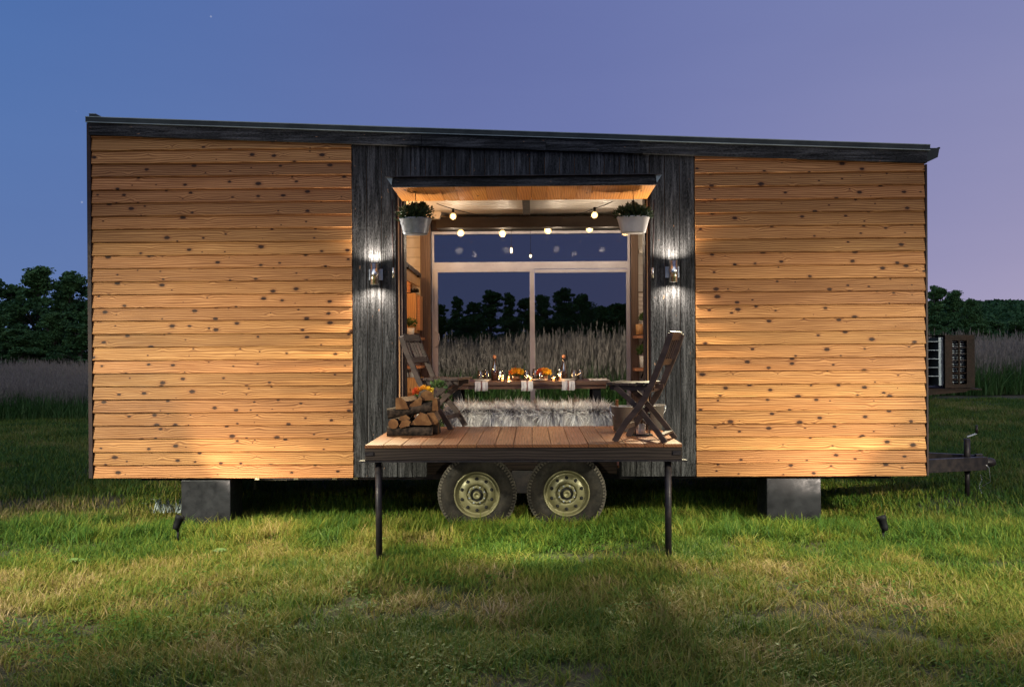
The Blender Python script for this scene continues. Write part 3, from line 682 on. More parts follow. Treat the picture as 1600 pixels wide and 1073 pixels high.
# interior shell: floor, ceiling planks, side partitions, back wall with shiplap
RX0, RX1 = -1.75, 1.72; ZC = 2.98
part(MB().box(RX0, RX1, .286, HD - .06, ZF - .02, ZF), 'floor', M['deck'])
for k in range(17):
    y0 = .08 + k * .146
    part(MB().box(RX0, RX1, y0, y0 + .134, ZC, ZC + .015), 'ceiling_plank', M['white'])
part(MB().box(RX0, RX1, .08, HD - .06, ZC + .016, ZC + .03), 'ceiling_backing', M['trim'])
part(MB().box(RX0 - .03, RX0, .07, HD - .06, ZF, ZC), 'partition', M['kitchen'])
part(MB().box(RX1, RX1 + .03, .07, HD - .06, ZF, ZC), 'partition', M['white'])
YW = 2.5
WL = at(675, 500, YW).x; WR = at(985, 500, YW).x; WZT = at(830, 361, YW).z; WZ1 = at(830, 409, YW).z; WZ2 = at(830, 424, YW).z
for (a, b_) in ((RX0, WL - .125), (WR + .088, RX1)):
    z = ZF; 
    while z < ZC:
        part(MB().box(a, b_, YW - .02, YW, z, min(ZC, z + .108)), 'shiplap_board', M['white']); z += .111
    part(MB().box(a, b_, YW + .002, YW + .08, ZF, ZC), 'back_wall', M['trim'])
part(MB().box(XL, RX0 - .03, YW, HD, ZB, 3.1), 'back_wall', M['trim']); part(MB().box(RX1 + .03, XR, YW, HD, ZB, 3.1), 'back_wall', M['trim'])
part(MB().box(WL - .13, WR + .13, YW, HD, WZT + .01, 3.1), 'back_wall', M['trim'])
part(MB().box(WL - .124, WL - .008, YW - .07, HD, ZF, 2.93), 'window_post', M['post'], .003)
part(MB().box(WR + .008, WR + .086, YW - .07, HD, ZF, 2.93), 'window_post', M['post'], .003)
# beam over the window, rafter, slanting braces
bz0 = at(830, 356, 2.0).z; bz1 = at(830, 339, 2.0).z
part(MB().box(at(682, 340, 2).x, at(977, 340, 2).x, 1.95, 2.10, bz0, bz1), 'header_beam', M['beam'], .004)
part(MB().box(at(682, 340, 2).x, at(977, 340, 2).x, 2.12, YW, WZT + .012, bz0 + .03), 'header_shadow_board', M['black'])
part(MB().box(at(817, 330, 1.5).x, at(828, 330, 1.5).x, .14, 1.94, ZC - .05, ZC - .001), 'rafter', M['beam'])
for sx_, px0, px1 in ((1, 668, 690), (-1, 985, 962)):
    a = at(px0, 306, 1.9); b_ = at(px1, 338, 1.9)
    part(MB().prism([(a.x - sx_ * .16, a.z + .1), (a.x + sx_ * .05, a.z + .1), (b_.x, b_.z + .02), (b_.x - sx_ * .02, b_.z - .03), (a.x - sx_ * .16, b_.z - .03)], 'y', 1.86, 1.93), 'brace', M['white'])
# sliding window: frame > panes
wf = MB(); fr = .045
wf.box(WL, WR, YW, YW + .06, WZT - .03, WZT)                 # head
wf.box(WL, WL + fr * .62, YW, YW + .06, ZF, WZT - .03); wf.box(WR - fr * .62, WR, YW, YW + .06, ZF, WZT - .03)
wf.box(WL + fr * .62, WR - fr * .62, YW, YW + .06, WZ2 + .03, WZ1)        # transom
wf.box(WL + fr * .62, WR - fr * .62, YW, YW + .06, ZF, ZF + .05)
wobj = part(wf, 'window', M['frame'])
mx0 = at(828, 500, YW).x; mx1 = at(835.5, 500, YW).x
zt_ = WZ2 + .028
s1 = MB().box(WL + .029, WL + .070, YW - .012, YW + .03, ZF + .05, zt_); s1.box(mx0, mx1, YW - .014, YW + .03, ZF + .05, zt_)
s1.box(WL + .070, mx0, YW - .012, YW + .03, zt_ - .032, zt_); s1.box(WL + .07, mx0, YW - .012, YW + .03, ZF + .05, ZF + .11)
s1.build('sliding_sash', M['frame'], wobj)
s2 = MB().box(mx1 + .002, WR - .029, YW - .006, YW + .03, zt_ - .045, zt_ - .006); s2.box(WR - .045, WR - .029, YW + .002, YW + .03, ZF + .05, zt_ - .045)
s2.box(mx1 + .002, WR - .045, YW + .002, YW + .03, ZF + .05, ZF + .11); s2.build('fixed_sash', M['frame'], wobj)
for (a, b_, c_, d_) in ((WL + .030, WR - .030, WZ1, WZT - .032), (WL + .071, mx0 - .001, ZF + .112, zt_ - .034), (mx1 + .004, WR - .047, ZF + .112, zt_ - .047)):
    MB().box(a, b_, YW + .012, YW + .018, c_, d_).build('pane', M['pane'], wobj)
hh = at(681, 530, YW - .02); MB().tube([(hh.x, YW - .02, hh.z + .09), (hh.x + .035, YW - .035, hh.z + .06), (hh.x + .04, YW - .035, hh.z), (hh.x + .03, YW - .035, hh.z - .06), (hh.x, YW - .02, hh.z - .09)], .006, 8).build('handle', M['frame'], wobj)
# deck: beam > planks, ledger, posts
YD = -1.45
DL = at(570, 694, YD).x; DR = at(1066, 694, YD).x; zd = at(818, 694, YD).z
dk = MB().box(DL, DR, YD, YD + .04, zd - .112, zd - .024)
dk.box(DL, DL + .04, YD + .04, -.035, zd - .112, zd - .024); dk.box(DR - .04, DR, YD + .04, -.035, zd - .112, zd - .024)
for k in range(1, 5): dk.box(DL + .04, DR - .04, YD + .04 + k * .26, YD + .08 + k * .26, zd - .10, zd - .026)
deck = part(dk, 'deck', M['deckbeam'], .003)
npk = 17; pw = (DR - DL) / npk
for k in range(npk):
    a = DL + k * pw + .002; b_ = DL + (k + 1) * pw - .002; dz_ = random.uniform(-.001, .001)
    pm = MB().prism([(a, zd - .022), (b_, zd - .022), (b_, zd - .002 + dz_), (b_ - .002, zd + dz_), (a + .002, zd + dz_), (a, zd - .002 + dz_)], 'y', YD - .008, -.04)
    pm.build('deck_plank', M['deck'], deck)
for a, b_ in ((at(562, 716, YD).x, at(1073, 716, YD).x),): MB().box(a, b_, YD - .035, YD + .05, zd - .122, zd - .113).build('angle_iron', M['steel'], deck)
for px in (592, 1044):
    p = at(px, 800, -1.40); MB().tube([(p.x, -1.40, -.06), (p.x, -1.40, zd - .123)], .024, 14).build('post', M['steel'], deck)
for px in (577, 1058):
    p = at(px, 706, YD); MB().box(p.x - .03, p.x + .03, YD - .008, YD - .001, zd - .078, zd - .05).build('corner_bracket', M['steel'], deck)
MB().tube([(-.05, YD + .09, zd - .06), (-.05, YD + .12, zd - .11)], .028, 12).build('under_deck_light', M['black'], deck)
lamp('under_deck_beam', 'SPOT', (-.05, YD + .125, zd - .128), 62, (1, .96, .72), target=(-.02, -.85, .0), size=135, blend=.7, radius=.03)
# awning > soffit planks
YA = -.62; AL = at(612, 290, YA).x; AR = at(1026, 290, YA).x; za = at(818, 290, YA).z; zb_ = at(818, 313, -.02).z
def awz(y): return za + (zb_ - za) * (y - YA) / (-.02 - YA)
am = MB()
am.prism([(YA - .012, za - .004), (YA + .02, za - .004), (YA + .02, za + .066), (YA - .012, za + .070)], 'x', AL - .004, AR + .004)
am.prism([(YA + .021, awz(YA) + .022), (-.02, awz(-.02) + .022), (-.02, awz(-.02) + .085), (YA + .021, za + .066)], 'x', AL, AR)
aw = part(am, 'awning', M['charx'], .002)
nk = 17; pw = (AR - AL) / nk
for k in range(nk):
    a = AL + k * pw + .0015; b_ = AL + (k + 1) * pw - .0015; j = random.uniform(0, .002); vs = []
    for x in (a, b_):
        for y in (YA + .021, -.02): vs += [(x, y, awz(y) + j), (x, y, awz(y) + .021)]
    MB().add(vs, [(0, 1, 3, 2), (4, 6, 7, 5), (0, 4, 5, 1), (2, 3, 7, 6), (0, 2, 6, 4), (1, 5, 7, 3)]).build('soffit_plank', M['soffit'], aw)
MB().prism([(YA - .04, za + .074), (-.016, za + .12), (-.016, za + .126), (YA - .04, za + .08)], 'x', AL - .045, AR + .03).build('awning_flashing', M['steel'], aw)
for px, sg in ((608, 1), (1030, -1)):
    p = at(px, 283, YA); MB().prism([(p.x - .02 * sg, za + .072), (p.x + .03 * sg, za + .072), (p.x + .022 * sg, za + .01)], 'y', YA - .02, YA - .005).build('corner_flap', M['flash'], aw)
for x0, x1 in ((612.5, 614.5), (1022, 1020)):
    a = at(x0, 312, -.05); b_ = at(x1, 418, -.05); c_ = at(x1, 434, -.05)
    MB().tube([a, b_], .006, 8).build('gas_strut', M['trim'], aw)
    MB().tube([b_, c_], .011, 8).build('strut_foot', M['brushed'], aw)
# chassis
fm = MB().box(XL + .2, XR - .1, .50, .60, ZB - .10, ZB - .021); fm.box(XL + .2, XR - .1, 2.1, 2.2, ZB - .12, ZB - .021)
for k in range(12):
    x = XL + .4 + k * .58; fm.box(x, x + .05, .60, 2.1, ZB - .09, ZB - .021)
part(fm, 'chassis', M['steel'])
for px, wd_, dp in ((445, .30, .45), (300, .12, .5)):
    p = at(px, 748, .6)
    part(MB().box(p.x - wd_, p.x + .02, .6, .64, ZB - .12, ZB - .03), 'step_hanger', M['rim'] if px == 445 else M['trim'])
p = at(400, 748, .6); part(MB().box(p.x - .008, p.x + .008, .55, .58, ZB - .20, ZB - .03), 'hanger_strap', M['rim'])
for px in (463, 523, 556, 402): 
    p = at(px, 748, .05); part(MB().box(p.x - .02, p.x + .02, .04, .1, ZB - .03, ZB - .003), 'bolt_tab', M['rim'])
# wheels
def wheel(px, py, yf):
    c0 = at(px, py, yf); Rr = 61 / (F / (8 + yf)); W_ = .21
    wh = thing('wheel', None, None, Vector((c0.x, yf, c0.z)) - H.location); wh.parent = H
    t_ = MB(); k = Rr / .343
    prof = [(.205, .012), (.225, .0), (.262, -.006), (.300, .004), (.322, .016), (.334, .028), (.343, .05), (.343, .19), (.33, .205), (.29, .21), (.21, .2), (.205, .012)]
    t_.lathe([(r * k, h) for r, h in prof], axis='y', seg=64)
    t_.local('tyre', M['tyre'], wh)
    tr = MB()
    for a in range(72):
        th = 2 * math.pi * a / 72
        for ro, h0, h1 in ((.3445, .045, .085), (.3445, .095, .145)):
            sh = .5 * (1 if ro == .3445 and h0 < .09 else 0)
            th2 = th + sh * 2 * math.pi / 72; d_ = .55 * math.pi / 72; vs = []
            for r in (.335 * k, .351 * k):
                for h in (h0, h1):
                    for tt in (th2 - d_, th2 + d_): vs.append((r * math.cos(tt), h, r * math.sin(tt)))
            tr.add(vs, [(0, 1, 3, 2), (4, 6, 7, 5), (0, 4, 5, 1), (2, 3, 7, 6), (0, 2, 6, 4), (1, 5, 7, 3)])
        # shoulder lugs
        d_ = .5 * math.pi / 72; vs = []
        for r, h in ((.318 * k, .012), (.3355 * k, .026), (.346 * k, .040)):
            for tt in (th - d_, th + d_): vs.append((r * math.cos(tt), h - .004, r * math.sin(tt)))
        for r, h in ((.316 * k, .018), (.330 * k, .034), (.340 * k, .046)):
            for tt in (th - d_, th + d_): vs.append((r * math.cos(tt), h, r * math.sin(tt)))
        tr.add(vs, [(0, 1, 3, 2), (2, 3, 5, 4), (0, 2, 8, 6), (2, 4, 10, 8), (1, 7, 9, 3), (3, 9, 11, 5), (0, 6, 7, 1), (4, 5, 11, 10)])
    tag(tr.local('tread_block', M['tread'], wh), kind='stuff')
    rm = MB(); rm.lathe([(.208, .03), (.203, .008), (.198, .004), (.190, .008), (.184, .03), (.176, .045), (.168, .050), (.160, .036), (.120, .024), (.098, .020), (.088, .026), (.082, .05), (.02, .06)], axis='y', seg=48)
    rm.v = [(x * k, y, z * k) for x, y, z in rm.v]; rm.local('rim', M['rim'], wh)
    for a in range(10):
        th = 2 * math.pi * (a + .5) / 10; x, z = .138 * math.cos(th) * k, .138 * math.sin(th) * k
        MB().lathe([(.0155, .012), (.0150, -.0015), (.0001, -.0015)], (x, .0225, z), 'y', 14, 0).local('vent_hole_shade', M['slot'], wh)  # black discs on the rim, the darkness inside each hole put into their colour
    hb = MB(); hb.lathe([(.085, .03), (.085, .004), (.074, -.004), (.062, -.002), (.060, .03)], axis='y', seg=8, smooth=False)
    hb.v = [(x * k, y, z * k) for x, y, z in hb.v]; hb.local('hub_ring', M['rim'], wh)
    MB().lathe([(.060, .012), (.0001, .012)], axis='y', seg=20).local('hub_recess', M['slot'], wh)
    MB().lathe([(.034, .02), (.034, -.022), (.028, -.03), (.020, -.03), (.017, -.016), (.0001, -.016)], axis='y', seg=20).local('hub', M['rim'], wh)
    for a in range(8):
        th = 2 * math.pi * (a + .5) / 8; MB().lathe([(.007, 0), (.007, -.012), (.0001, -.013)], (.072 * math.cos(th) * k, .0, .072 * math.sin(th) * k), 'y', 6, smooth=False).local('lug_nut', M['galv'], wh)
    return wh
wheel(745, 773, .03); wheel(885.5, 771, .03)
part(MB().tube([(at(745, 773, .3).x, .25, .2), (at(745, 773, .3).x, 2.2, .2)], .04, 10), 'axle', M['steel'])
part(MB().tube([(at(885, 773, .3).x, .25, .2), (at(885, 773, .3).x, 2.2, .2)], .04, 10), 'axle', M['steel'])
sp = MB().box(at(800, 740, .2).x, at(832, 740, .2).x, .12, .2, .22, .42); sp.box(at(760, 740, .2).x, at(872, 740, .2).x, .15, .2, .36, .39)
part(sp, 'spring_hanger', M['steel'])
# tongue
c0 = at(1538, 722, 1.30)
for y0 in (.42, 2.18):
    a = Vector((XR - .9, y0 + (.0 if y0 < 1 else 0), .355)); b_ = Vector((c0.x - .02, 1.30 + (-.06 if y0 < 1 else .06), c0.z))
    part(MB().bar(a, b_, .06, .13), 'tongue_beam', M['steel'], .003)
cp = MB().box(c0.x - .14, c0.x - .0, 1.22, 1.38, c0.z - .035, c0.z + .055); cp.lathe([(.0001, .11), (.035, .10), (.048, .06), (.048, 0), (.04, -.02)], (c0.x, 1.3, c0.z), 'x', 12)
cp.box(c0.x - .09, c0.x - .02, 1.28, 1.32, c0.z + .055, c0.z + .085)
part(cp, 'coupler', M['steel'], .002)
jx = at(1511, 700, 1.3).x
jk = MB().tube([(jx, 1.3, -.02), (jx, 1.3, .30)], .023, 12); jk.tube([(jx, 1.3, .22), (jx, 1.3, at(1511, 685, 1.3).z)], .030, 12)
jko = part(jk, 'jack', M['steel'])
a = at(1511, 682, 1.3); b_ = at(1526, 677, 1.28)
MB().bar(a, b_, .012, .014).build('jack_crank', M['galv'], jko); MB().tube([b_, at(1526, 664, 1.28)], .013, 8).build('jack_grip', M['steel'], jko)
ch = MB(); q0 = at(1532, 742, 1.25)
for k in range(9):
    z = q0.z - k * .022; x = q0.x + .012 * math.sin(k * .9); ch.lathe([(.0075, -.002), (.0095, 0), (.0075, .002), (.0055, 0), (.0075, -.002)], (x, 1.25, z), 'y' if k % 2 else 'x', 10, 0)
part(ch, 'safety_chain', M['brushed'])
part(MB().tube([at(1528, 716, 1.22), at(1545, 730, 1.2), at(1548, 752, 1.22), at(1534, 760, 1.25)], .004, 6), 'brake_cable', M['brushed'])

# ------------------------------------------------------------------ wall lamps
for px, py, lb, xx in ((585, 428, 'polished cylinder wall lamp shining up and down on the black boards left of the opening', 0), (1052.5, 424, 'polished cylinder wall lamp shining up and down on the black boards right of the opening', 0)):
    c = at(px, py, -.10); r = .036; t_ = thing('wall_lamp', lb, 'wall lamp', (c.x, -.015, c.z), group='cylinder lamps either side of the opening')
    m = MB(); m.lathe([(r - .005, -.088), (r, -.092), (r, .092), (r - .005, .088), (r - .005, -.088)], (0, -.085, 0), 'z', 28); m.local('lamp_shade', M['brushed'], t_)
    m = MB().box(-.060, .060, -.012, 0, -.048, .048); m.local('back_plate', M['galv'], t_); MB().box(-.018, .018, -.055, -.012, -.03, .03).local('arm', M['brushed'], t_)
    for s_ in (-1, 1):
        MB().lathe([(.024, s_ * .078), (.0001, s_ * .079)], (0, -.085, 0), 'z', 16).local('lamp_lens', M['lampface'], t_)
        lamp('wall_lamp_beam', 'SPOT', (c.x, -.10, c.z + s_ * .094), SCONCE, NEUT, target=(c.x, -.10 - (.25 if s_ < 0 else .05), c.z + s_ * 2), size=168, blend=.75, radius=.016)
for px, py, sg in ((585, 428, -1), (1052.5, 424, 1)):
    c = at(px, py, -.10); lamp('wall_lamp_beam', 'SPOT', (c.x, -.14, c.z - .10), 470, (1, .88, .55), target=(c.x + sg * .65, -.14 - 1.05, c.z - .10 - 1), size=118, blend=.9, radius=.03)  # extra outward spot added at each wall lamp to brighten the lawn
# ------------------------------------------------------------------ garden spotlights on spikes
for px, py, tx, tz, lb in ((278, 843, -2.15, 1.15, 'small black spike spotlight in the grass by the left pier'), (1380, 845, 2.30, 1.2, 'small black spike spotlight in the grass near the right end of the house')):
    p = onz(px, py, -.01); t_ = thing('garden_spotlight', lb, 'spotlight', (p.x, p.y, -.02), group='black spike spotlights aimed at the wall'); t_.scale = (1.08, 1.08, 1.1)
    hz = .135; HZ = .16; a = Vector((0, 0, -.05)); MB().tube([a, (0, 0, .075)], [.006, .009], 8).local('spike', M['black'], t_)
    MB().tube([(0, 0, .07), (0, .0, .10)], .012, 8).local('knuckle', M['black'], t_)
    dr = (Vector((tx, 0, tz)) - Vector((p.x, p.y, hz))).normalized(); dr = Vector((dr.x, dr.y, dr.z)); q = (dr + Vector((0, 0, .9))).to_track_quat('Z', 'Y').to_euler()
    o = MB().lathe([(.0001, -.055), (.020, -.052), (.027, -.03), (.029, .02), (.034, .022), (.034, .055), (.030, .055), (.029, .030), (.0001, .030)], seg=20).local('lamp_head', M['black'], t_, (0, 0, hz)); o.rotation_euler = q
    o = MB().lathe([(.027, .034), (.0001, .035)], seg=18).local('lamp_lens', M['lampface'], t_, (0, 0, hz)); o.rotation_euler = q
    lamp('garden_spotlight_beam', 'SPOT', Vector((p.x, p.y, HZ)) + dr * .085, SPOTP, (1, .86, .70), target=(tx, 0, tz), size=104, blend=.45, radius=.02)
# ------------------------------------------------------------------ piers
for pxa, pxb, px_side, lb in ((283, 360, 370, 'dark wrapped pier under the left half of the house'), (1198, 1283, 1183, 'dark grey wrapped pier under the right half of the house')):
    a = at(pxa, 780, -.01); b_ = at(pxb, 780, -.01); m = MB().box(a.x, b_.x, -.01, .33, -.16, ZB - .024)
    o = m.build('pier', M['pier'], bevel=.006); tag(o, lb, 'pier', 'piers carrying the house')
# ------------------------------------------------------------------ hanging planters
def leafball(n, c, rad, size, seed, up=.4):
    r_ = np.random.default_rng(seed); u = r_.normal(size=(n, 3)); u /= np.linalg.norm(u, axis=1, keepdims=True); u[:, 2] = np.where(u[:, 2] < -.3, -u[:, 2], u[:, 2])
    P = np.array(c) + u * (r_.random((n, 1)) ** .5) * np.array(rad) * (1 + .25 * r_.random((n, 1)))
    nn = r_.normal(size=(n, 3)); d_ = u + np.array([0, 0, up]) + .4 * r_.normal(size=(n, 3)); return P, nn, d_, size * (.6 + .8 * r_.random(n)), np.clip(.2 + .45 * r_.random(n) + .35 * u[:, 2], 0, 1)
def leaves(name, n, c, rad, size, seed, mt, parent, up=.4):
    P, nn, d_, s_, col = leafball(n, c, rad, size, seed, up); return link(name, cards(name, P, nn, d_, s_, s_ * .5, mt, col=col), parent)
def stems(m, n, c, h, sp, seed):
    r_ = random.Random(seed)
    for k in range(n):
        a = r_.random() * 6.28; e = r_.random() * sp; m.tube([c, (c[0] + e * .5 * math.cos(a), c[1] + e * .5 * math.sin(a), c[2] + h * .6), (c[0] + e * math.cos(a), c[1] + e * math.sin(a), c[2] + h * r_.uniform(.8, 1.1))], [.002, .0015, .001], 4)
    return m
for px, py, mt, lb, sd, ex in ((649.5, 366, 'galv', 'galvanised oval bucket of dark foliage hanging under the left end of the awning', 5, .07), (989.5, 364, 'shade', 'pale oval bucket of green foliage hanging under the right end of the awning', 6, .0)):
    c = at(px, py, -.36); t_ = thing('hanging_planter', lb, 'planter', (c.x, -.36, c.z), group='planters hanging from the awning')
    m = MB(); m.lathe([(.0001, .0), (.098, 0), (.104, .006), (.134, .122), (.139, .126), (.139, .132), (.130, .132), (.125, .11), (.0001, .105)], seg=36, sy=.72); m.local('bucket', M[mt], t_)
    MB().lathe([(.100, -.002), (.094, -.004), (.0001, -.001)], seg=30, sy=.72).local('base_rim', M[mt], t_)
    MB().lathe([(.124, .112), (.0001, .116)], seg=24, sy=.72).local('soil', M['bark'], t_)
    topz = awz(-.36) - c.z
    MB().tube([(0, 0, topz), (0, 0, topz - .05), (.006, 0, topz - .07), (0, 0, topz - .085)], .003, 6).local('hook', M['black'], t_)
    MB().box(-.012, .012, -.004, .004, .10, topz - .078).local('hanging_strap', M['black'], t_)
    leaves('foliage', 1000, (0, 0, .15), (.145, .11, .085 + ex * .3), .016, sd, M['leafdark'], t_)
    if ex: leaves('sprig', 220, (.05, .02, .22), (.045, .04, .05), .011, sd + 40, M['leafdark'], t_)
# ------------------------------------------------------------------ folding chairs
def chair(name, label, loc, rz):
    t_ = thing(name, label, 'folding chair', loc, rz, 'folding wooden chairs on the deck')
    rail = [(0, .0), (.034, .063), (.092, .15), (.169, .237), (.227, .324), (.276, .42), (.329, .546), (.382, .672), (.420, .79)]
    Wd = .20; s = -1   # backrest towards -x
    def prof_strip(pts, w_):
        L_ = []; Rr = []
        for i, p in enumerate(pts):
            a = Vector(pts[max(0, i - 1)]); b_ = Vector(pts[min(len(pts) - 1, i + 1)]); d_ = (b_ - a).normalized(); n_ = Vector((-d_.y, d_.x))
            L_.append(Vector(p) + n_ * w_ / 2); Rr.append(Vector(p) - n_ * w_ / 2)
        return [(s * v.x, v.y) for v in L_ + Rr[::-1]]
    def strip(nm, pts, w_, y0, y1, mt):
        n = len(pts); pl = prof_strip(pts, w_); m = MB()
        vs = [(p[0], y0, p[1]) for p in pl] + [(p[0], y1, p[1]) for p in pl]; fs = [(i, (i + 1) % (2 * n), 2 * n + (i + 1) % (2 * n), 2 * n + i) for i in range(2 * n)]
        for q in range(n - 1): fs += [(q, q + 1, 2 * n - 2 - q, 2 * n - 1 - q), (2 * n + q, 4 * n - 1 - q, 4 * n - 2 - q, 2 * n + q + 1)]
        m.add(vs, fs); o = m.local(nm, mt, t_); md = o.modifiers.new('bevel', 'BEVEL'); md.width = .003; md.segments = 1; md.limit_method = 'ANGLE'; md.angle_limit = R(50); return o
    for y in (-Wd, Wd - .022):
        strip('side_rail', rail, .045, y, y + .022, M['grey_wood'])
    for y in (-Wd + .024, Wd - .046):
        strip('cross_leg', [(.0, .40), (.10, .315), (.2, .215), (.30, .095), (.372, .0)], .040, y, y + .02, M['grey_wood'])
    def cross(nm, x, z, w_, h_, y0=-Wd + .022, y1=Wd - .022, tilt=0):
        m = MB().box(-w_ / 2, w_ / 2, y0, y1, -h_ / 2, h_ / 2); o = m.local(nm, M['grey_woodz'] if False else M['grey_wood'], t_, (s * x, 0, z)); o.rotation_euler = (0, tilt, 0); return o
    cross('top_rail', .408, .775, .022, .062, tilt=R(-20)); cross('lower_rail', .338, .585, .022, .048, tilt=R(-22))
    cross('stretcher', .335, .052, .045, .018, -Wd + .045, Wd - .045); cross('front_stretcher', .05, .10, .018, .035); cross('seat_stretcher', .235, .372, .035, .02)
    for k in range(4):
        y = -.105 + k * .07; MB().bar((s * .347, y, .605), (s * .400, y, .75), .020, .012, (0, 1, 0)).local('back_slat', M['grey_wood'], t_)
    for k in range(6):
        x = -.035 + k * .054; m = MB().box(-.024, .024, -Wd + .0 if k == 0 else -Wd + .024, Wd - .0 if k == 0 else Wd - .024, -.009, .009); m.local('seat_slat', M['grey_wood'], t_, (s * x, 0, .425 - (.004 if 0 < k < 4 else 0)))
    for y in (-Wd + .048, Wd - .068): MB().box(-.29, .045, y, y + .02, .376, .412).local('seat_frame', M['grey_wood'], t_)
    return t_
f = onz(714, 671, zd); ch1 = chair('folding_chair', 'weathered folding chair behind the firewood, facing right on the deck', (f.x, f.y + .16, zd), R(-14))
f = onz(967, 690, zd); ch1.scale = (1.06, 1.0, 1.0); ch2 = copy_tree(ch1); ch2.scale = (1, 1, 1); ch2.location = (f.x + .04, f.y + .20, zd); ch2.rotation_euler = (0, 0, R(180 - 21))
ch2['label'] = 'weathered folding chair at the right end of the deck, facing the table'
# ------------------------------------------------------------------ firewood (each log a thing)
FW = 'split firewood stacked on the deck'
def logx(pxa, pya, pxb, pyb, Y, r, lb, kind='round', sd=0):
    """log lying along the deck between two pixels at depth Y"""
    a = at(pxa, pya, Y); b_ = at(pxb, pyb, Y + .02); rd = random.Random(sd); n = 12; m = MB(); rings = []
    d_ = (b_ - a).normalized(); u = d_.cross(Vector((0, 1, 0))).normalized(); v = d_.cross(u)
    pr = [r * rd.uniform(.88, 1.1) for _ in range(n)]; half = kind == 'half'
    for i in range(5):
        p = a.lerp(b_, i / 4); L_ = []
        for k in range(n):
            th = 2 * math.pi * k / n; rr = pr[k] * rd.uniform(.95, 1.05); cx_, cy_ = math.cos(th) * rr, math.sin(th) * rr
            if half: cy_ = min(cy_, r * .18)
            L_.append(p + u * cy_ + v * cx_)
        rings.append(L_)
    base = [q for L_ in rings for q in L_]
    m.add(base, [(i * n + k, i * n + (k + 1) % n, (i + 1) * n + (k + 1) % n, (i + 1) * n + k) for i in range(4) for k in range(n)], 0, True)
    m.add(rings[0], [list(range(n))[::-1]], 1); m.add(rings[4], [list(range(n))], 1)
    o = m.build('firewood_log', [M['bark'], M['endgrain'], M['split']]); return tag(o, lb, 'log', FW)
def logy(poly, faces, px, py, Y0, L_, lb, yaw=0, sx=1):
    """log pointing at the viewer: poly outline (px offsets) and per-side material"""
    c = at(px, py, Y0); s_ = 1 / (F / (8 + Y0)); pl = [(x * s_, -y * s_) for x, y in poly]; n = len(pl); m = MB()
    rd = random.Random(int(px * 7 + py)); back = [(x * rd.uniform(.85, 1) + math.tan(yaw) * L_, z * rd.uniform(.85, 1)) for x, z in pl]
    vs = [(x, 0, z) for x, z in pl] + [(x + math.tan(yaw) * L_ * -.5, L_ / 2, z * 1.02) for (x, z) in back] + [(x, L_, z) for x, z in back]
    m.v = vs
    for q in range(2):
        for i in range(n):
            m.f.append([q * n + i, q * n + (i + 1) % n, (q + 1) * n + (i + 1) % n, (q + 1) * n + i]); m.mi.append(faces[i]); m.sm.append(False)
    m.f.append(list(range(n))); m.mi.append(1); m.sm.append(False); m.f.append(list(range(2 * n, 3 * n))[::-1]); m.mi.append(1); m.sm.append(False)
    m.v = [tuple(Vector(v) + Vector((c.x, Y0, c.z))) for v in m.v]
    o = m.build('firewood_log', [M['bark'], M['endgrain'], M['split']]); return tag(o, lb, 'log', FW)
logx(605, 673, 676, 674.5, -.80, .042, 'dark round log along the bottom front of the firewood pile', sd=1)
logx(640, 671, 684, 672, -.70, .042, 'bark covered log behind the bottom front one, its pale end at the right', sd=2)
logx(606, 646, 681, 634, -.76, .042, 'long dark mossy log lying tilted across the middle of the pile', sd=3)
circ = lambda r, n=12, e=1: [(r * math.cos(2 * math.pi * k / n), r * e * math.sin(2 * math.pi * k / n)) for k in range(n)]
hpl = lambda r, n=8: [(r * math.cos(math.pi + math.pi * k / n), r * .85 * math.sin(math.pi + math.pi * k / n)) for k in range(n + 1)]
logy(circ(8), [0] * 12, 614.5, 662, -.84, .34, 'small round log with bright orange end at the lower left of the pile')
logy([(-9, 2), (-5, -5), (4, -7), (9, -3), (6, 3), (-8, 7)], [0, 0, 0, 0, 2, 2], 633, 662, -.84, .32, 'split log with pale cut end right of the small round log')
logy([(-9, 4), (-6, -3), (3, -5), (9, 0), (7, 4)], [0, 0, 0, 0, 2], 632, 653, -.80, .32, 'half round log with curved bark wedged under the tilted log')
logy([(-19, 10), (-2, -10), (8, -6), (16, 9), (12, 11)], [2, 0, 0, 2, 2], 659, 653.5, -.82, .30, 'large triangular split log in the middle of the pile')
logy([(-6, 10), (-9, -8), (2, -9), (9, 6), (4, 10)], [2, 2, 2, 2, 2], 676, 653, -.80, .28, 'pale splintered log at the right of the triangular one')
logy([(-10, 11), (-10, -6), (-2, -8), (6, -1), (11, 11)], [2, 2, 2, 0, 0], 628, 628, -.80, .30, 'tall split wedge with broad pale face on top left of the pile', yaw=.25)
logy([(-11, 9), (-9, 5), (8, -8), (11, -3), (9, 8)], [2, 2, 0, 0, 0], 649, 627, -.78, .26, 'small split wedge leaning beside the tall wedge on top')
logy([(-12, 6), (-9, -6), (0, -11), (9, -7), (13, 5)], [0, 0, 0, 0, 2], 667, 620, -.76, .26, 'dark bark covered quarter log on the top right of the pile', yaw=-.2)
logy([(-5, 10), (-4, -11), (3, -9), (5, 9)], [2, 2, 0, 0], 680, 632, -.80, .22, 'upright pale split piece at the right end of the tilted log')
logy([(-6, 11), (-5, -10), (4, -9), (6, 11)], [2, 2, 0, 0], 681, 669, -.66, .12, 'short pale block standing at the lower right of the pile')
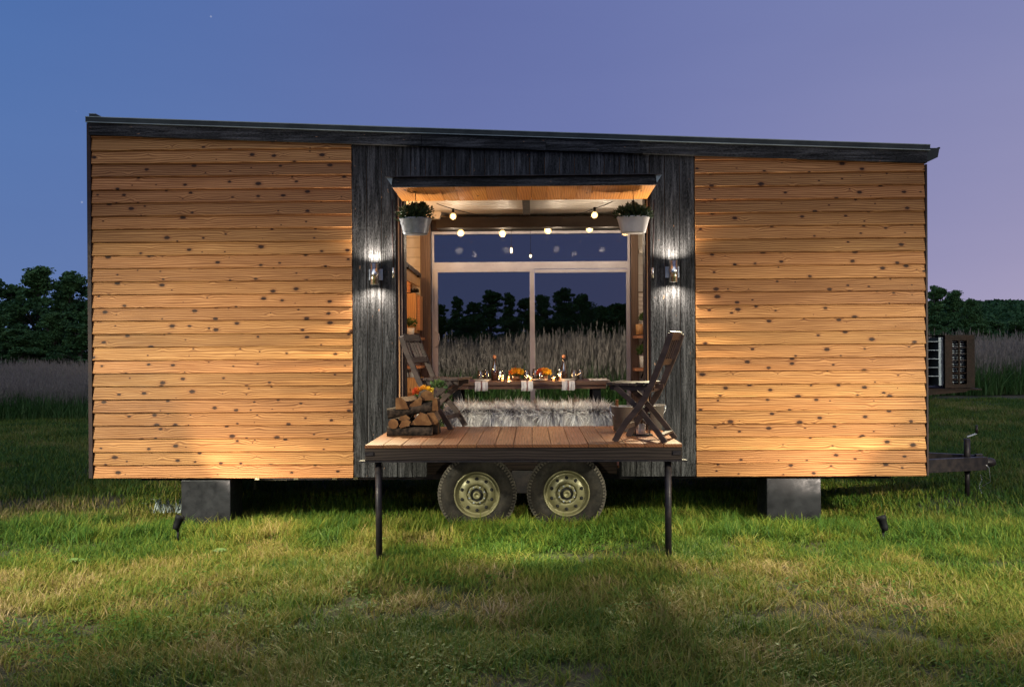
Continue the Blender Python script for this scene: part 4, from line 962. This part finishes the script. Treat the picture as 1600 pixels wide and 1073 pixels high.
# bouquet behind the wood
c = onz(664, 668, zd); c = Vector((at(662, 610, -.45).x, -.45, zd))
t_ = thing('flower_pot', 'pot of red and yellow flowers behind the firewood', 'flowers', c)
MB().lathe([(.0001, 0), (.045, 0), (.062, .15), (.066, .155), (.060, .15), (.0001, .14)], seg=20).local('pot', M['ceramic'], t_)
leaves('foliage', 500, (0, 0, .24), (.085, .07, .09), .016, 71, M['leafpot'], t_)
leaves('sprig', 200, (.12, .02, .37), (.065, .04, .05), .013, 72, M['leafpot'], t_)
P, nn, d_, s_, col = leafball(420, (.0, -.03, .325), (.08, .05, .045), .014, 73); col = np.clip(.50 + P[:, 0] * 5 + .15 * rng.random(len(P)), 0, 1)
link('blossom', cards('blossom', P, nn, d_, s_, s_ * .8, M['petal'], col=col), t_)
# ------------------------------------------------------------------ right side: pails, bottle, lantern
def pail(name, label, cx, cy, r0, r1, h, mt, parent_cat='bucket', handle=True, liner=None):
    t_ = thing(name, label, parent_cat, (cx, cy, zd), group='pails under the right chair')
    m = MB(); m.lathe([(.0001, 0), (r0, 0), (r1, h - .006), (r1 + .006, h - .003), (r1 + .004, h), (r1 - .003, h - .004), (r0 - .002, .01), (.0001, .01)], seg=32); m.local('pail_body', mt, t_)
    if handle:
        MB().tube([(-(r1 + .006) * math.cos(k * math.pi / 12), -.05 * math.sin(k * math.pi / 12) - .01, h - .02 - .085 * math.sin(k * math.pi / 12)) for k in range(13)], .0025, 6).local('handle', M['brushed'], t_)
        for s_ in (-1, 1): MB().box(-.008, .008, -.012, .012, -.014, .014).local('ear', M['galv'], t_, (s_ * (r1 + .002), 0, h - .02))
    return t_
a = at(972, 634, -.5); pail('ice_pail', 'white metal pail with a bottle in it between the sheepskins and right chair', at(974, 650, -.5).x, -.5, .075, .105, at(974, 634, -.5).z - zd, M['pail'])
bx = at(962, 634, -.5).x + .01
m = MB().lathe([(.0001, 0), (.030, 0), (.031, .13), (.028, .155), (.013, .19), (.0125, .235), (.0145, .237), (.0145, .247), (.0001, .248)], (bx, -.5, zd + .012), 'z', 16); tag(m.build('beer_bottle', M['amber']), 'brown bottle neck sticking out of the white pail', 'bottle')
pail('enamel_pail', 'cream pail with wire handle by the wall behind the right chair', at(1018, 660, -.32).x, -.32, .085, .112, at(1018, 632, -.32).z - zd, M['pail'])
c = onz(1003, 690, zd); lx = at(1003, 680, -.85).x
t_ = thing('candle_lantern', 'small black framed glass lantern under the right chair', 'lantern', (lx, -.85, zd))
MB().box(-.078, .078, -.06, .06, 0, .012).local('base', M['black'], t_); MB().box(-.06, .06, -.05, .05, .17, .18).local('top_frame', M['black'], t_)
MB().lathe([(.06, 0), (.03, .04), (.012, .05), (.0001, .052)], (0, 0, .18), 'z', 4, smooth=False).local('roof', M['black'], t_)
for x in (-.056, .056):
    for y in (-.046, .046): MB().box(x - .004, x + .004, y - .004, y + .004, .012, .17).local('corner_post', M['black'], t_)
for y in (-.046, .046): MB().box(-.051, .051, y - .001, y + .001, .013, .169).local('glass', M['jar'], t_)
MB().lathe([(.0001, .075), (.028, .073), (.028, 0), (.0001, 0)], (0, 0, .013), 'z', 20).local('candle', M['ceramic'], t_)
# ------------------------------------------------------------------ table, benches, sheepskins
TX0 = at(690, 600, .95).x; TX1 = at(955, 600, .95).x; TZ = at(830, 596, .95).z
t_ = thing('dining_table', 'dark wooden dining table laid with jars, flowers and candles', 'table', ((TX0 + TX1) / 2, 1.3, ZF))
w_ = (TX1 - TX0) / 2; hT = TZ - ZF
for k in range(5): MB().box(-w_, w_, -.35 + k * .14 + .001, -.35 + (k + 1) * .14 - .001, hT - .032, hT).local('table_board', M['table'], t_)
MB().box(-w_ + .05, w_ - .05, -.30, -.27, hT - .075, hT - .033).local('apron', M['table'], t_); MB().box(-w_ + .05, w_ - .05, .27, .30, hT - .075, hT - .033).local('apron', M['table'], t_)
for px in (714, 934):
    x = at(px, 620, 1.0).x - t_.location.x
    for y in (-.27, .21): MB().box(x - .045, x + .035, y, y + .06, 0, hT - .034).local('leg', M['black'], t_)
for y, zt, lb, l2, cuts in ((.52, at(830, 633, .62).z, 'front bench before the dining table under two long haired sheepskins', 'front', (693, 838, 958)), (1.90, at(830, 628, 1.95).z, 'bench behind the dining table covered with sheepskins', 'rear', (705, 832, 935))):
    x0 = at(cuts[0], 630, y).x; x1 = at(cuts[2], 630, y).x
    b_ = thing('bench', lb, 'bench', ((x0 + x1) / 2, y + .16, ZF), group='benches at the dining table'); hb_ = zt - ZF - .055
    MB().box(-(x1 - x0) / 2, (x1 - x0) / 2, -.15, .15, hb_ - .035, hb_).local('seat', M['table'], b_)
    for x in (-(x1 - x0) / 2 + .12, (x1 - x0) / 2 - .16):
        MB().box(x, x + .05, -.12, .12, 0, hb_ - .036).local('leg', M['black'], b_)
    for i in range(2):
        xa = at(cuts[i], 630, y).x + .01; xb = at(cuts[i + 1], 630, y).x - .01
        sk = thing('sheepskin', ['left', 'right'][i] + ' long haired grey white sheepskin draped over the ' + l2 + ' bench', 'sheepskin', ((xa + xb) / 2, y + .16, ZF + hb_), group='sheepskins on the benches')
        hw = (xb - xa) / 2; dl = .20 if l2 == 'front' else .08
        MB().prism([(-.165, -dl), (-.158, -.005), (-.15, .006), (.15, .006), (.16, -.0), (.165, -.12), (.175, -.12), (.172, .01), (.155, .022), (-.155, .022), (-.172, .01), (-.178, -dl)], 'x', -hw, hw).local('hide', M['hide'], sk)
        n = 11000 if l2 == 'front' else 4000; r_ = np.random.default_rng(90 + i + int(y * 7)); t = r_.random(n); X = r_.uniform(-hw, hw, n)
        lump = .5 + .5 * np.sin(X * 19 + i) * np.cos(X * 7 + 1)
        top = t < .5; Y = np.where(top, r_.uniform(-.165, .16, n), -.176); Z = np.where(top, .02, -r_.random(n) * dl)
        droop = np.where(top, .25, 1.0)
        dirx = .22 * np.sin(X * 27 + 1.3 * np.sin(X * 61)) + .16 * r_.normal(size=n); diry = np.where(top, -.95 + .25 * r_.normal(size=n), -.30 + .10 * r_.normal(size=n)); dirz = np.where(top, .28 + .20 * r_.normal(size=n), -1.0 + .15 * r_.normal(size=n))
        up_ = (~top) & (Z > -.03); dirz = np.where(up_, -.3 + .4 * r_.normal(size=n), dirz)
        D = np.stack([dirx, diry, dirz], 1); D /= np.linalg.norm(D, axis=1, keepdims=True); L_ = (.05 + .05 * r_.random(n)) * (.7 + .5 * lump)
        P = np.stack([X, Y, Z], 1); nn = r_.normal(size=(n, 3))
        col = np.clip(.32 + .45 * r_.random(n) + .28 * top + .35 * np.sin(X * 41 + 2 * np.sin(Y * 30 + Z * 20)) * r_.random(n), 0, 1)  # lighter tint for top hairs, lamplight from above put into the colour
        link('fleece', cards('fleece', P + D * L_[:, None] * .75, nn, D, L_, .0022, M['fur'], col=col), sk)
# things on the table
yf = .97
for px0, px1, pyb, lb in ((742, 762, 611, 'striped linen napkin hanging over the table front at the left'), (814.5, 832.5, 611, 'striped linen napkin hanging at the middle of the table front'), (878, 898, 610, 'striped linen napkin hanging over the table front at the right')):
    x0 = at(px0, 600, .94).x; x1 = at(px1, 600, .94).x; zb = at(px0, pyb, .94).z; n = 9; m = MB(); w2 = (x1 - x0) / n
    for k in range(n):
        a = x0 + k * w2; b2 = a + w2; j0 = .006 * math.sin(k * 1.9); j1 = .006 * math.sin((k + 1) * 1.9); mi = 1 if k in (4,) else 0
        pts_ = lambda x, j: [(x, 1.18, TZ + .003), (x, .955, TZ + .004), (x, .940 + j * .5, TZ - .006), (x + .002, .936 + j, (TZ + zb) / 2), (x - .002, .934 + j, zb + abs(j) * .5)]
        A = pts_(a, j0); B = pts_(b2, j1); m.add(A + B, [(i, i + 1, i + 6, i + 5) for i in range(4)], mi, True)
    o = m.build('napkin', [M['linen'], M['linen_stripe']]); md = o.modifiers.new('solid', 'SOLIDIFY'); md.thickness = .002; tag(o, lb, 'napkin', 'napkins on the table edge')
def jar(px, Y, s_=1, lb=''):
    x = at(px, 588, Y).x; t_ = thing('mason_jar', lb, 'jar', (x, Y, TZ + .001), group='glass jars on the table')
    m = MB(); m.lathe([(.0001, 0), (.032, 0), (.036, .008), (.036, .075), (.030, .092), (.030, .112), (.0285, .112), (.0285, .093), (.0345, .074), (.0345, .01), (.0001, .006)], seg=20); m.v = [(a * s_, b * s_, c * s_) for a, b, c in m.v]; m.local('jar_glass', M['jar'], t_)
    MB().lathe([(.0305 * s_, .094 * s_), (.0325 * s_, .097 * s_), (.0305 * s_, .100 * s_), (.0325 * s_, .103 * s_), (.0305 * s_, .106 * s_)], seg=20).local('screw_thread', M['jar'], t_)
    return t_
for px, Y, s_, lb in ((751, 1.12, .95, 'empty jar nearest the left end of the table, above the left napkin'), (761, 1.42, .9, 'glass jar just right of the left napkin, further back'), (781, 1.15, .95, 'glass jar right of the left carafe'), (823, 1.13, .95, 'glass jar directly behind the middle napkin'), (837, 1.40, 1.0, 'glass jar between the two bouquets, further back'), (845, 1.16, .8, 'low glass jar beside the right hand bouquet'), (875, 1.2, .95, 'glass jar left of the right carafe'), (897, 1.14, .95, 'glass jar behind the right napkin'), (907, 1.38, .95, 'glass jar nearest the right end of the table')):
    jar(px, Y, s_, lb)
for px, lb in ((773, 'tall glass carafe with copper stopper at the left of the table'), (881, 'tall glass carafe with copper stopper at the right of the table')):
    x = at(px, 580, 1.3).x; t_ = thing('carafe', lb, 'carafe', (x, 1.3, TZ + .001), group='carafes on the table')
    MB().lathe([(.0001, 0), (.036, 0), (.038, .09), (.030, .13), (.014, .17), (.013, .215), (.016, .22), (.011, .22), (.010, .172), (.028, .128), (.035, .088), (.033, .006), (.0001, .005)], seg=20).local('carafe_glass', M['jar'], t_)
    MB().lathe([(.0001, .21), (.012, .215), (.019, .235), (.017, .25), (.0001, .258)], seg=14).local('stopper', worn('copper_stopper_' + str(px), (.55, .22, .10), (.75, .35, .18), 20, .3, .8), t_)
    MB().lathe([(.033, .01), (.034, .085), (.0001, .086)], seg=18).local('drink', M['amber'], t_)
for px, sd, lb, lo, hi in ((807, 81, 'orange and yellow flower bunch left of the middle of the table', .35, .9), (850, 82, 'red and yellow flower bunch right of the middle of the table', .1, .95)):
    x = at(px, 585, 1.2).x; t_ = thing('flower_bunch', lb, 'flowers', (x, 1.2, TZ + .001), group='flower bunches on the table')
    MB().lathe([(.0001, 0), (.034, 0), (.042, .05), (.0001, .048)], seg=18).local('bowl', M['table'], t_)
    leaves('foliage', 160, (0, 0, .055), (.06, .055, .03), .013, sd, M['leafdark'], t_)
    P, nn, d_, s_, col = leafball(900, (0, 0, .075), (.068, .055, .042), .0105, sd + 1); r_ = np.random.default_rng(sd)
    col = np.clip(lo + (hi - lo) * (P[:, 0] / .12 + .5) + .22 * r_.normal(size=len(P)) * .6, 0, 1); link('blossom', cards('blossom', P, nn, d_, s_, s_ * .8, M['petal'], col=col), t_)
for px, Y, lb in ((785, 1.05, 'glowing tea light right of the left carafe'), (795, 1.28, 'glowing tea light in front of the orange flower bunch'), (829, 1.04, 'glowing tea light behind the middle napkin'), (865, 1.04, 'brightest glowing tea light right of the red flower bunch'), (876, 1.30, 'glowing tea light in front of the right carafe')):
    x = at(px, 590, Y).x; t_ = thing('tea_light', lb, 'candle', (x, Y, TZ + .001), group='tea lights on the table')
    MB().lathe([(.0001, 0), (.020, 0), (.026, .022), (.024, .040), (.022, .040), (.024, .022), (.019, .003)], seg=16).local('holder', M['jar'], t_)
    MB().lathe([(.0001, .003), (.017, .003), (.019, .016), (.0001, .016)], seg=14).local('wax', M['wax'], t_)
    MB().lathe([(.0001, .018), (.0042, .024), (.0032, .034), (.0001, .044)], seg=8).local('flame', M['flame'], t_)
    lamp('tea_light_glow', 'POINT', (x, Y, TZ + .05), 1.1, AMB, radius=.012)
for px, Y, lb in ((753, 1.0, 'plate at the left place behind the left napkin'), (843, 1.02, 'plate just right of the middle napkin'), (888, 1.02, 'plate at the right place behind the right napkin')):
    x = at(px, 594, Y + .06).x; m = MB().lathe([(.0001, .003), (.06, .003), (.085, .013), (.087, .013), (.062, 0), (.0001, 0)], (x, Y + .08, TZ + .005), 'z', 28); tag(m.build('plate', M['ceramic']), lb, 'plate', 'plates on the table')
# runner cloth at the right end
x0 = at(921, 594, 1.1).x; m = MB(); nxx = 10
A = []
for i in range(nxx + 1):
    for j in range(5):
        u = i / nxx; x = x0 + u * (TX1 + .035 - x0); z = TZ + .006 + .008 * math.sin(i * 1.7 + j) ** 2 if x < TX1 - .01 else TZ + .012 - (x - TX1 + .01) * 1.9
        A.append((min(x, TX1 + .012 + .003 * math.sin(j * 2)), 1.0 + j * .10 + .012 * math.sin(i), z if x < TX1 + .012 else TZ - .07 + .01 * math.sin(j * 2.1)))
m.add(A, [(i * 5 + j, i * 5 + j + 1, (i + 1) * 5 + j + 1, (i + 1) * 5 + j) for i in range(nxx) for j in range(4)], 0, True)
o = m.build('table_cloth', M['linen']); md = o.modifiers.new('solid', 'SOLIDIFY'); md.thickness = .004; tag(o, 'rumpled pale cloth hanging over the right end of the table', 'cloth')
# ------------------------------------------------------------------ string light
t_ = thing('string_light', 'black cord of round glowing bulbs hung across the ceiling inside', 'string lights', at(830, 340, 1.2))
L0 = t_.location
def bulb(px, py, Y, parent, r=.036):
    c = at(px, py, Y) - L0
    MB().tube([c + Vector((0, 0, r * .9)), c + Vector((0, 0, r * 1.25)), c + Vector((0, 0, r * 2.3))], [.012, .014, .014], 10).local('socket', M['black'], parent)
    o = MB().lathe([(.0001, -r), (r * .5, -r * .88), (r * .85, -r * .52), (r, 0), (r * .85, r * .5), (r * .45, r * .88), (.012, r * 1.02)], tuple(c), 'z', 18).local('bulb', M['bulbglass'], parent)
    MB().lathe([(.0001, -r * .62), (r * .42, -r * .25), (r * .42, r * .3), (.0001, r * .6)], tuple(c), 'z', 10).local('filament', M['fil'], parent)
    return c
cord = []
for px, py, Y in ((708, 338, 1.3), (720, 364, 2.25), (785, 365, 2.2), (856, 360, 2.2), (921, 358, 2.25), (977, 363, 2.2), (929, 336, 1.3)): bulb(px, py, Y, t_, .040 if Y > 2 else .034)
def sag(a, b_, n=10, s_=.05): return [a.lerp(b_, i / n) + Vector((0, 0, -s_ * math.sin(math.pi * i / n))) for i in range(n + 1)]
ptsA = [at(660, 308, 1.25) - L0, at(709, 327, 1.3) - L0, at(780, 341, 1.6) - L0]
MB().tube(sag(ptsA[0], ptsA[1], 6, .01) + sag(ptsA[1], ptsA[2], 6, .01)[1:], .004, 6).local('cord', M['black'], t_)
ptsB = [at(880, 341, 1.6) - L0, at(929, 326, 1.3) - L0, at(968, 309, 1.25) - L0]
MB().tube(sag(ptsB[0], ptsB[1], 6, .01) + sag(ptsB[1], ptsB[2], 6, .01)[1:], .004, 6).local('cord', M['black'], t_)
ptsC = [at(x_, y_ - 18, Y_) - L0 for x_, y_, Y_ in ((690, 360, 2.25), (720, 364, 2.25), (785, 365, 2.2), (856, 360, 2.2), (921, 358, 2.25), (977, 363, 2.2))]
cc = []
for a, b_ in zip(ptsC[:-1], ptsC[1:]): cc += sag(a, b_, 6, .012)[:-1]
MB().tube(cc + [ptsC[-1]], .004, 6).local('cord', M['black'], t_)
for px, py, lb in ((799, 391, 'elongated amber bulb reflection low in the upper window, built as a hanging bulb'), (829, 400, 'small round bulb reflection right of the elongated one in the upper window, built as a hanging bulb')):
    c = at(px, py, 2.36); t2 = thing('bulb_reflection', lb, 'bulb reflection', c, group='bulb reflections by the window'); k = 1 if px < 810 else .6  # reflections in the window glass, built as small glowing bulbs on cords
    MB().tube([(0, 0, .035), (0, 0, .03 + ZC - c.z - .03)], .0022, 6).local('cord', M['black'], t2)
    MB().lathe([(.0001, -.034 * k), (.010 * k + .002, -.026 * k), (.013, 0), (.010, .022 * k), (.0001, .030 * k)], seg=12).local('bulb', M['bulb'], t2)
    MB().tube([(0, 0, .028 * k), (0, 0, .028 * k + .022)], .010, 8).local('socket', M['trim'], t2)
# the bulbs' own light, then two unseen fill lights added at the sides
for x in (-.85, -.3, .3, .85): lamp('string_bulb_glow', 'POINT', (x, 2.18, 2.66), BULBP, WARM, radius=.04)
for x in (-.72, .56): lamp('string_bulb_glow', 'POINT', (x, 1.25, 2.70), BULBP * .8, WARM, radius=.035)
lamp('kitchen_fill', 'POINT', (-1.45, 1.2, 2.6), KITP, AMB, radius=.06)
lamp('side_fill', 'POINT', (1.50, 1.1, 2.5), KITP * .5, WARM, radius=.06)
# ------------------------------------------------------------------ kitchen glimpses at the left
def bx_(px0, px1, py0, py1, y0, y1): a = at(px0, py1, y0); b_ = at(px1, py0, y0); return (a.x, b_.x, y0, y1, a.z, b_.z)
t_ = thing('door_rail', 'dark metal rail slanting along the wall above the wooden cabinet', 'rail', at(640, 420, 1.5)); l0 = t_.location
a = at(629, 409, 1.0) - l0; b_ = at(657, 431, 2.3) - l0
MB().bar(a, b_, .02, .045).local('rail_bar', M['steel'], t_)
for u in (.25, .85): q = a.lerp(b_, u); MB().tube([q + Vector((0, -.02, -.03)), q + Vector((0, .0, .01))], .014, 8).local('roller', M['black'], t_)
MB().bar(a + Vector((-.02, .03, -.09)), b_ + Vector((-.02, .05, -.06)), .018, .13).local('rail_board', M['kitchen'], t_)
cab = thing('wooden_cabinet', 'knotty orange wooden cabinet inside the left of the opening', 'cabinet', at(640, 490, 2.1)); l0 = cab.location
def lp(args): x0, x1, y0, y1, z0, z1 = args; return MB().box(x0 - l0.x, x1 - l0.x, y0 - l0.y, y1 - l0.y, z0 - l0.z, z1 - l0.z)
lp(bx_(610, 650, 458, 520, 2.10, 2.42)).local('cabinet_body', M['kitchen'], cab)
lp(bx_(650.5, 656, 462, 516, 2.14, 2.40)).local('side_panel', M['shelf'], cab)
lp(bx_(610, 641, 434, 457, 2.2, 2.40)).local('upper_panel', M['kitchen'], cab)
lp(bx_(638, 641, 432, 457, 2.17, 2.199)).local('frame_strip', M['shelf'], cab)
for k, px in enumerate((643, 647.5, 652)):
    p = at(px, 457, 2.2); m = MB().lathe([(.0001, 0), (.018, 0), (.018, .028), (.013, .034), (.013, .042), (.0001, .043)], (p.x, 2.2, p.z + .002), 'z', 12)
    tag(m.build('spice_jar', M['black']), ['leftmost of three small dark spice jars on the cabinet', 'middle one of three small dark spice jars on the cabinet', 'rightmost of three small dark spice jars on the cabinet'][k], 'jar', 'spice jars on the cabinet')
cab2 = thing('counter_unit', 'low pale wooden kitchen unit with open shelf at the far left inside', 'kitchen unit', at(640, 600, 2.1)); l0 = cab2.location
lp(bx_(608, 656, 590, 700, 2.05, 2.42)).local('counter_body', M['kitchen'], cab2)
lp(bx_(608, 657, 527, 531, 2.0, 2.42)).local('shelf_board', M['shelf'], cab2); lp(bx_(608, 657, 572, 576, 2.0, 2.42)).local('shelf_board', M['shelf'], cab2)
for px in (634, 643): p = at(px, 586, 2.15); MB().lathe([(.0001, 0), (.03, 0), (.032, .10), (.0001, .1)], (p.x - l0.x, 2.15 - l0.y, p.z - l0.z - .045), 'z', 14).local('canister', M['white'], cab2)
def potted(px, py, Y, r, h, lb, sd, n, rad, leaf, mt='leafpot', sq=False):
    c = at(px, py, Y); t_ = thing('potted_plant', lb, 'potted plant', c, group='small potted plants on the indoor shelves')
    MB().lathe([(.0001, 0), (r * .78, 0), (r, h), (r * .93, h), (r * .8, h * .85), (.0001, h * .85)], seg=4 if sq else 20, smooth=not sq).local('pot', M['white'], t_)
    leaves('foliage', n, (0, 0, h + rad[2] * .55), rad, leaf, sd, M[mt], t_)
potted(640.5, 526.5, 2.0, .052, .10, 'white pot with bushy grey green herb on the left indoor shelf', 21, 420, (.075, .06, .07), .011)
for k, (py, lb) in enumerate(((524, 'upper wooden shelf inside the right of the opening'), (575, 'lower wooden shelf inside the right of the opening'))):
    x0, x1, y0, y1, z0, z1 = bx_(993, 1040, py, py + 4.5, 2.15, 2.42); t_ = thing('wall_shelf', lb, 'shelf', ((x0 + x1) / 2, 2.28, z0), group='wooden shelves right of the window')
    hw = (x1 - x0) / 2; MB().box(-hw, hw, -.13, .14, 0, z1 - z0).local('shelf_board', M['shelf'], t_)
    for x in (-hw + .10, hw - .1): MB().bar((x, -.10, -.002), (x, .18, -.09), .012, .012).local('bracket', M['black'], t_)
potted(1012, 523, 2.22, .06, .14, 'grassy green plant in a pale pot on the upper right shelf', 22, 420, (.10, .07, .075), .016)
c = at(1001, 523, 2.20); o = MB().lathe([(.0001, 0), (.045, 0), (.05, .12), (.0001, .12)], (c.x, 2.26, c.z + .001), 'z', 18).build('clay_pot', M['kitchen']); tag(o, 'brown clay pot left of the grassy plant on the upper right shelf', 'pot')
potted(1006.5, 574, 2.20, .055, .13, 'leafy plant in a square white pot on the lower right shelf', 23, 260, (.09, .06, .075), .020)
# white tiles on the right back wall
tx0 = WR + .090; zt = at(1000, 458, 2.5).z; zb = at(1000, 700, 2.5).z; k = 0; z = at(1000, 522, 2.5).z
bm_ = MB().box(-.048, .048, -.004, .004, -.021, .021).mesh('brick', M['brick'])
while z < zt:
    x = tx0 + (.0 if k % 2 else -.05)
    while x < RX1 - .05:
        if x > tx0 - .01: link('brick', bm_, H, Vector((x + .05, YW - .026, z + .021)) - H.location)
        elif k % 2 == 0: MB().box(tx0, x + .098, YW - .030, YW - .022, z, z + .042).build('brick', M['brick'], H)
        x += .1015
    z += .0475; k += 1
part(MB().box(tx0 - .002, RX1, YW - .0215, YW - .0205, at(1000, 522, 2.5).z, zt + .02), 'grout_bed', M['grout'])
q = at(1002, 393, 2.4); tag(MB().box(q.x - .02, q.x + .06, 2.36, 2.46, q.z - .02, q.z + .02).build('curtain_bracket', M['white']), 'small white bracket on the wall right of the window', 'bracket')
# ------------------------------------------------------------------ cooling unit on its shelf at the hitch end
ya = .45; e = thing('cooling_unit', 'outdoor cooling unit behind a brown slatted cage on the hitch end shelf', 'air conditioner', (XR + .25, ya + .2, at(1480, 606, ya).z)); l0 = e.location
def lq(px0, px1, py0, py1, y0, y1): x0, x1, y0, y1, z0, z1 = bx_(px0, px1, py0, py1, y0, y1); return MB().box(x0 - l0.x, x1 - l0.x, y0 - l0.y, y1 - l0.y, z0 - l0.z, z1 - l0.z)
x0, x1, _, _, z0, z1 = bx_(1450, 1476, 526, 604, ya, 1)
m = MB().box(XR + .02 - l0.x, x1 - l0.x, .02, .75, 0 + .01, z1 - z0); m.local('unit_body', M['acbody'], e, )
for k in range(5): lq(1449, 1473, 533 + 13.5 * k, 534 + 13.5 * k, ya + .012, ya + .219).local('louvre', M['coil'], e)
lq(1467, 1474, 527, 602, ya + .016, ya + .2).local('corner_panel', M['coil'], e)
# cage frame facing the viewer
for a in ((1477, 1483, 523, 606), (1511, 1523, 523, 606)): lq(*a, ya - .02, ya + .02).local('cage_post', M['brownsteel'], e)
lq(1483, 1511, 523, 532, ya - .018, ya + .018).local('cage_rail', M['brownsteel'], e); lq(1483, 1511, 600, 606, ya - .018, ya + .018).local('cage_rail', M['brownsteel'], e)
lq(1483, 1488, 532, 600, ya - .016, ya + .016).local('cage_post', M['brownsteel'], e); lq(1498, 1500, 532, 600, ya - .012, ya + .012).local('cage_bar', M['brownsteel'], e)
for k in range(6): lq(1488, 1511, 542 + k * 10, 543.6 + k * 10, ya - .010, ya + .010).local('cage_bar', M['brownsteel'], e)
for k in range(19): lq(1488, 1511, 533 + k * 3.5, 534.6 + k * 3.5, ya + .03, ya + .05).local('fin', M['coil'], e)
lq(1487, 1512, 532, 600, ya + .06, ya + .09).local('coil_back', M['brownsteel'], e)
lq(1519, 1523, 523, 606, ya + .021, ya + .8).local('cage_side', M['brownsteel'], e); lq(1477, 1523, 523, 525, ya + .021, ya + .8).local('cage_top', M['brownsteel'], e)
a = at(1449, 607, ya); b_ = at(1532, 607, ya + .3)
sh = MB().box(XR + .018, at(1530, 606, ya).x, ya - .05, ya + .85, a.z - .012, a.z - .001)
part(sh, 'unit_shelf', M['brownsteel'])
part(MB().prism([(XR + .018, a.z - .013), (at(1512, 606, ya).x, a.z - .013), (at(1505, 606, ya).x, a.z - .03), (XR + .018, a.z - .075)], 'y', ya - .04, ya), 'shelf_bracket', M['brownsteel'])
part(MB().box(XR + .019, XR + .04, .10, .5, ZB, a.z - .076), 'end_trim', M['trim'])
# ------------------------------------------------------------------ pale spiky plant left of the left pier, weeds
for px, py, sc_, lb, mt_c in ((262, 800, 1.0, 'tuft of pale spiky leaves left of the left pier', (.22, .26, .26)),):
    p = onz(px, py, -.03); ml = mat('pale_leaf', mt_c, .5); mm = MB(); r_ = random.Random(4)
    for k in range(70):
        a = r_.random() * 6.28; L_ = r_.uniform(.09, .20); o_ = Vector((r_.uniform(-.14, .14), r_.uniform(-.05, .05), 0)); d_ = Vector((math.cos(a), math.sin(a), 0)); s2 = Vector((-d_.y, d_.x, 0)) * .004
        q1 = o_ + d_ * L_ * .35 + Vector((0, 0, L_ * .6)); q2 = o_ + d_ * L_ * .8 + Vector((0, 0, L_ * .62))
        mm.add([o_ - s2, o_ + s2, q1 + s2, q1 - s2, q2], [(0, 1, 2, 3), (3, 2, 4)], 0)
    mm.v = [tuple(Vector(v) + p) for v in mm.v]; tag(mm.build('spiky_plant', ml, fix=False), lb, 'plant')
for px, py, lb, sd in ((345, 866, 'flat rosette weed in the grass before the left pier', 1), (118, 882, 'broad leaved weed in the dry patch at the left', 2), (946, 962, 'broad leaved weed in the foreground right of centre', 3)):
    p = onz(px, py, -.01); r_ = random.Random(sd); mm = MB()
    for k in range(16):
        a = k * 2.4; L_ = r_.uniform(.04, .085); d_ = Vector((math.cos(a), math.sin(a), 0)); s2 = Vector((-d_.y, d_.x, 0)) * .013; z = Vector((0, 0, 1))
        mm.add([(0, 0, 0.005), d_ * L_ * .5 + s2 + z * .022, d_ * L_ + z * .014, d_ * L_ * .5 - s2 + z * .022, d_ * L_ * .5 + z * .015], [(0, 1, 4), (1, 2, 4), (2, 3, 4), (3, 0, 4)], 0)
    mm.v = [tuple(Vector(v) + p + Vector((0, 0, .02))) for v in mm.v]; tag(mm.build('weed', mat('weed_leaf', (.10, .17, .04), .5), fix=False), lb, 'plant')
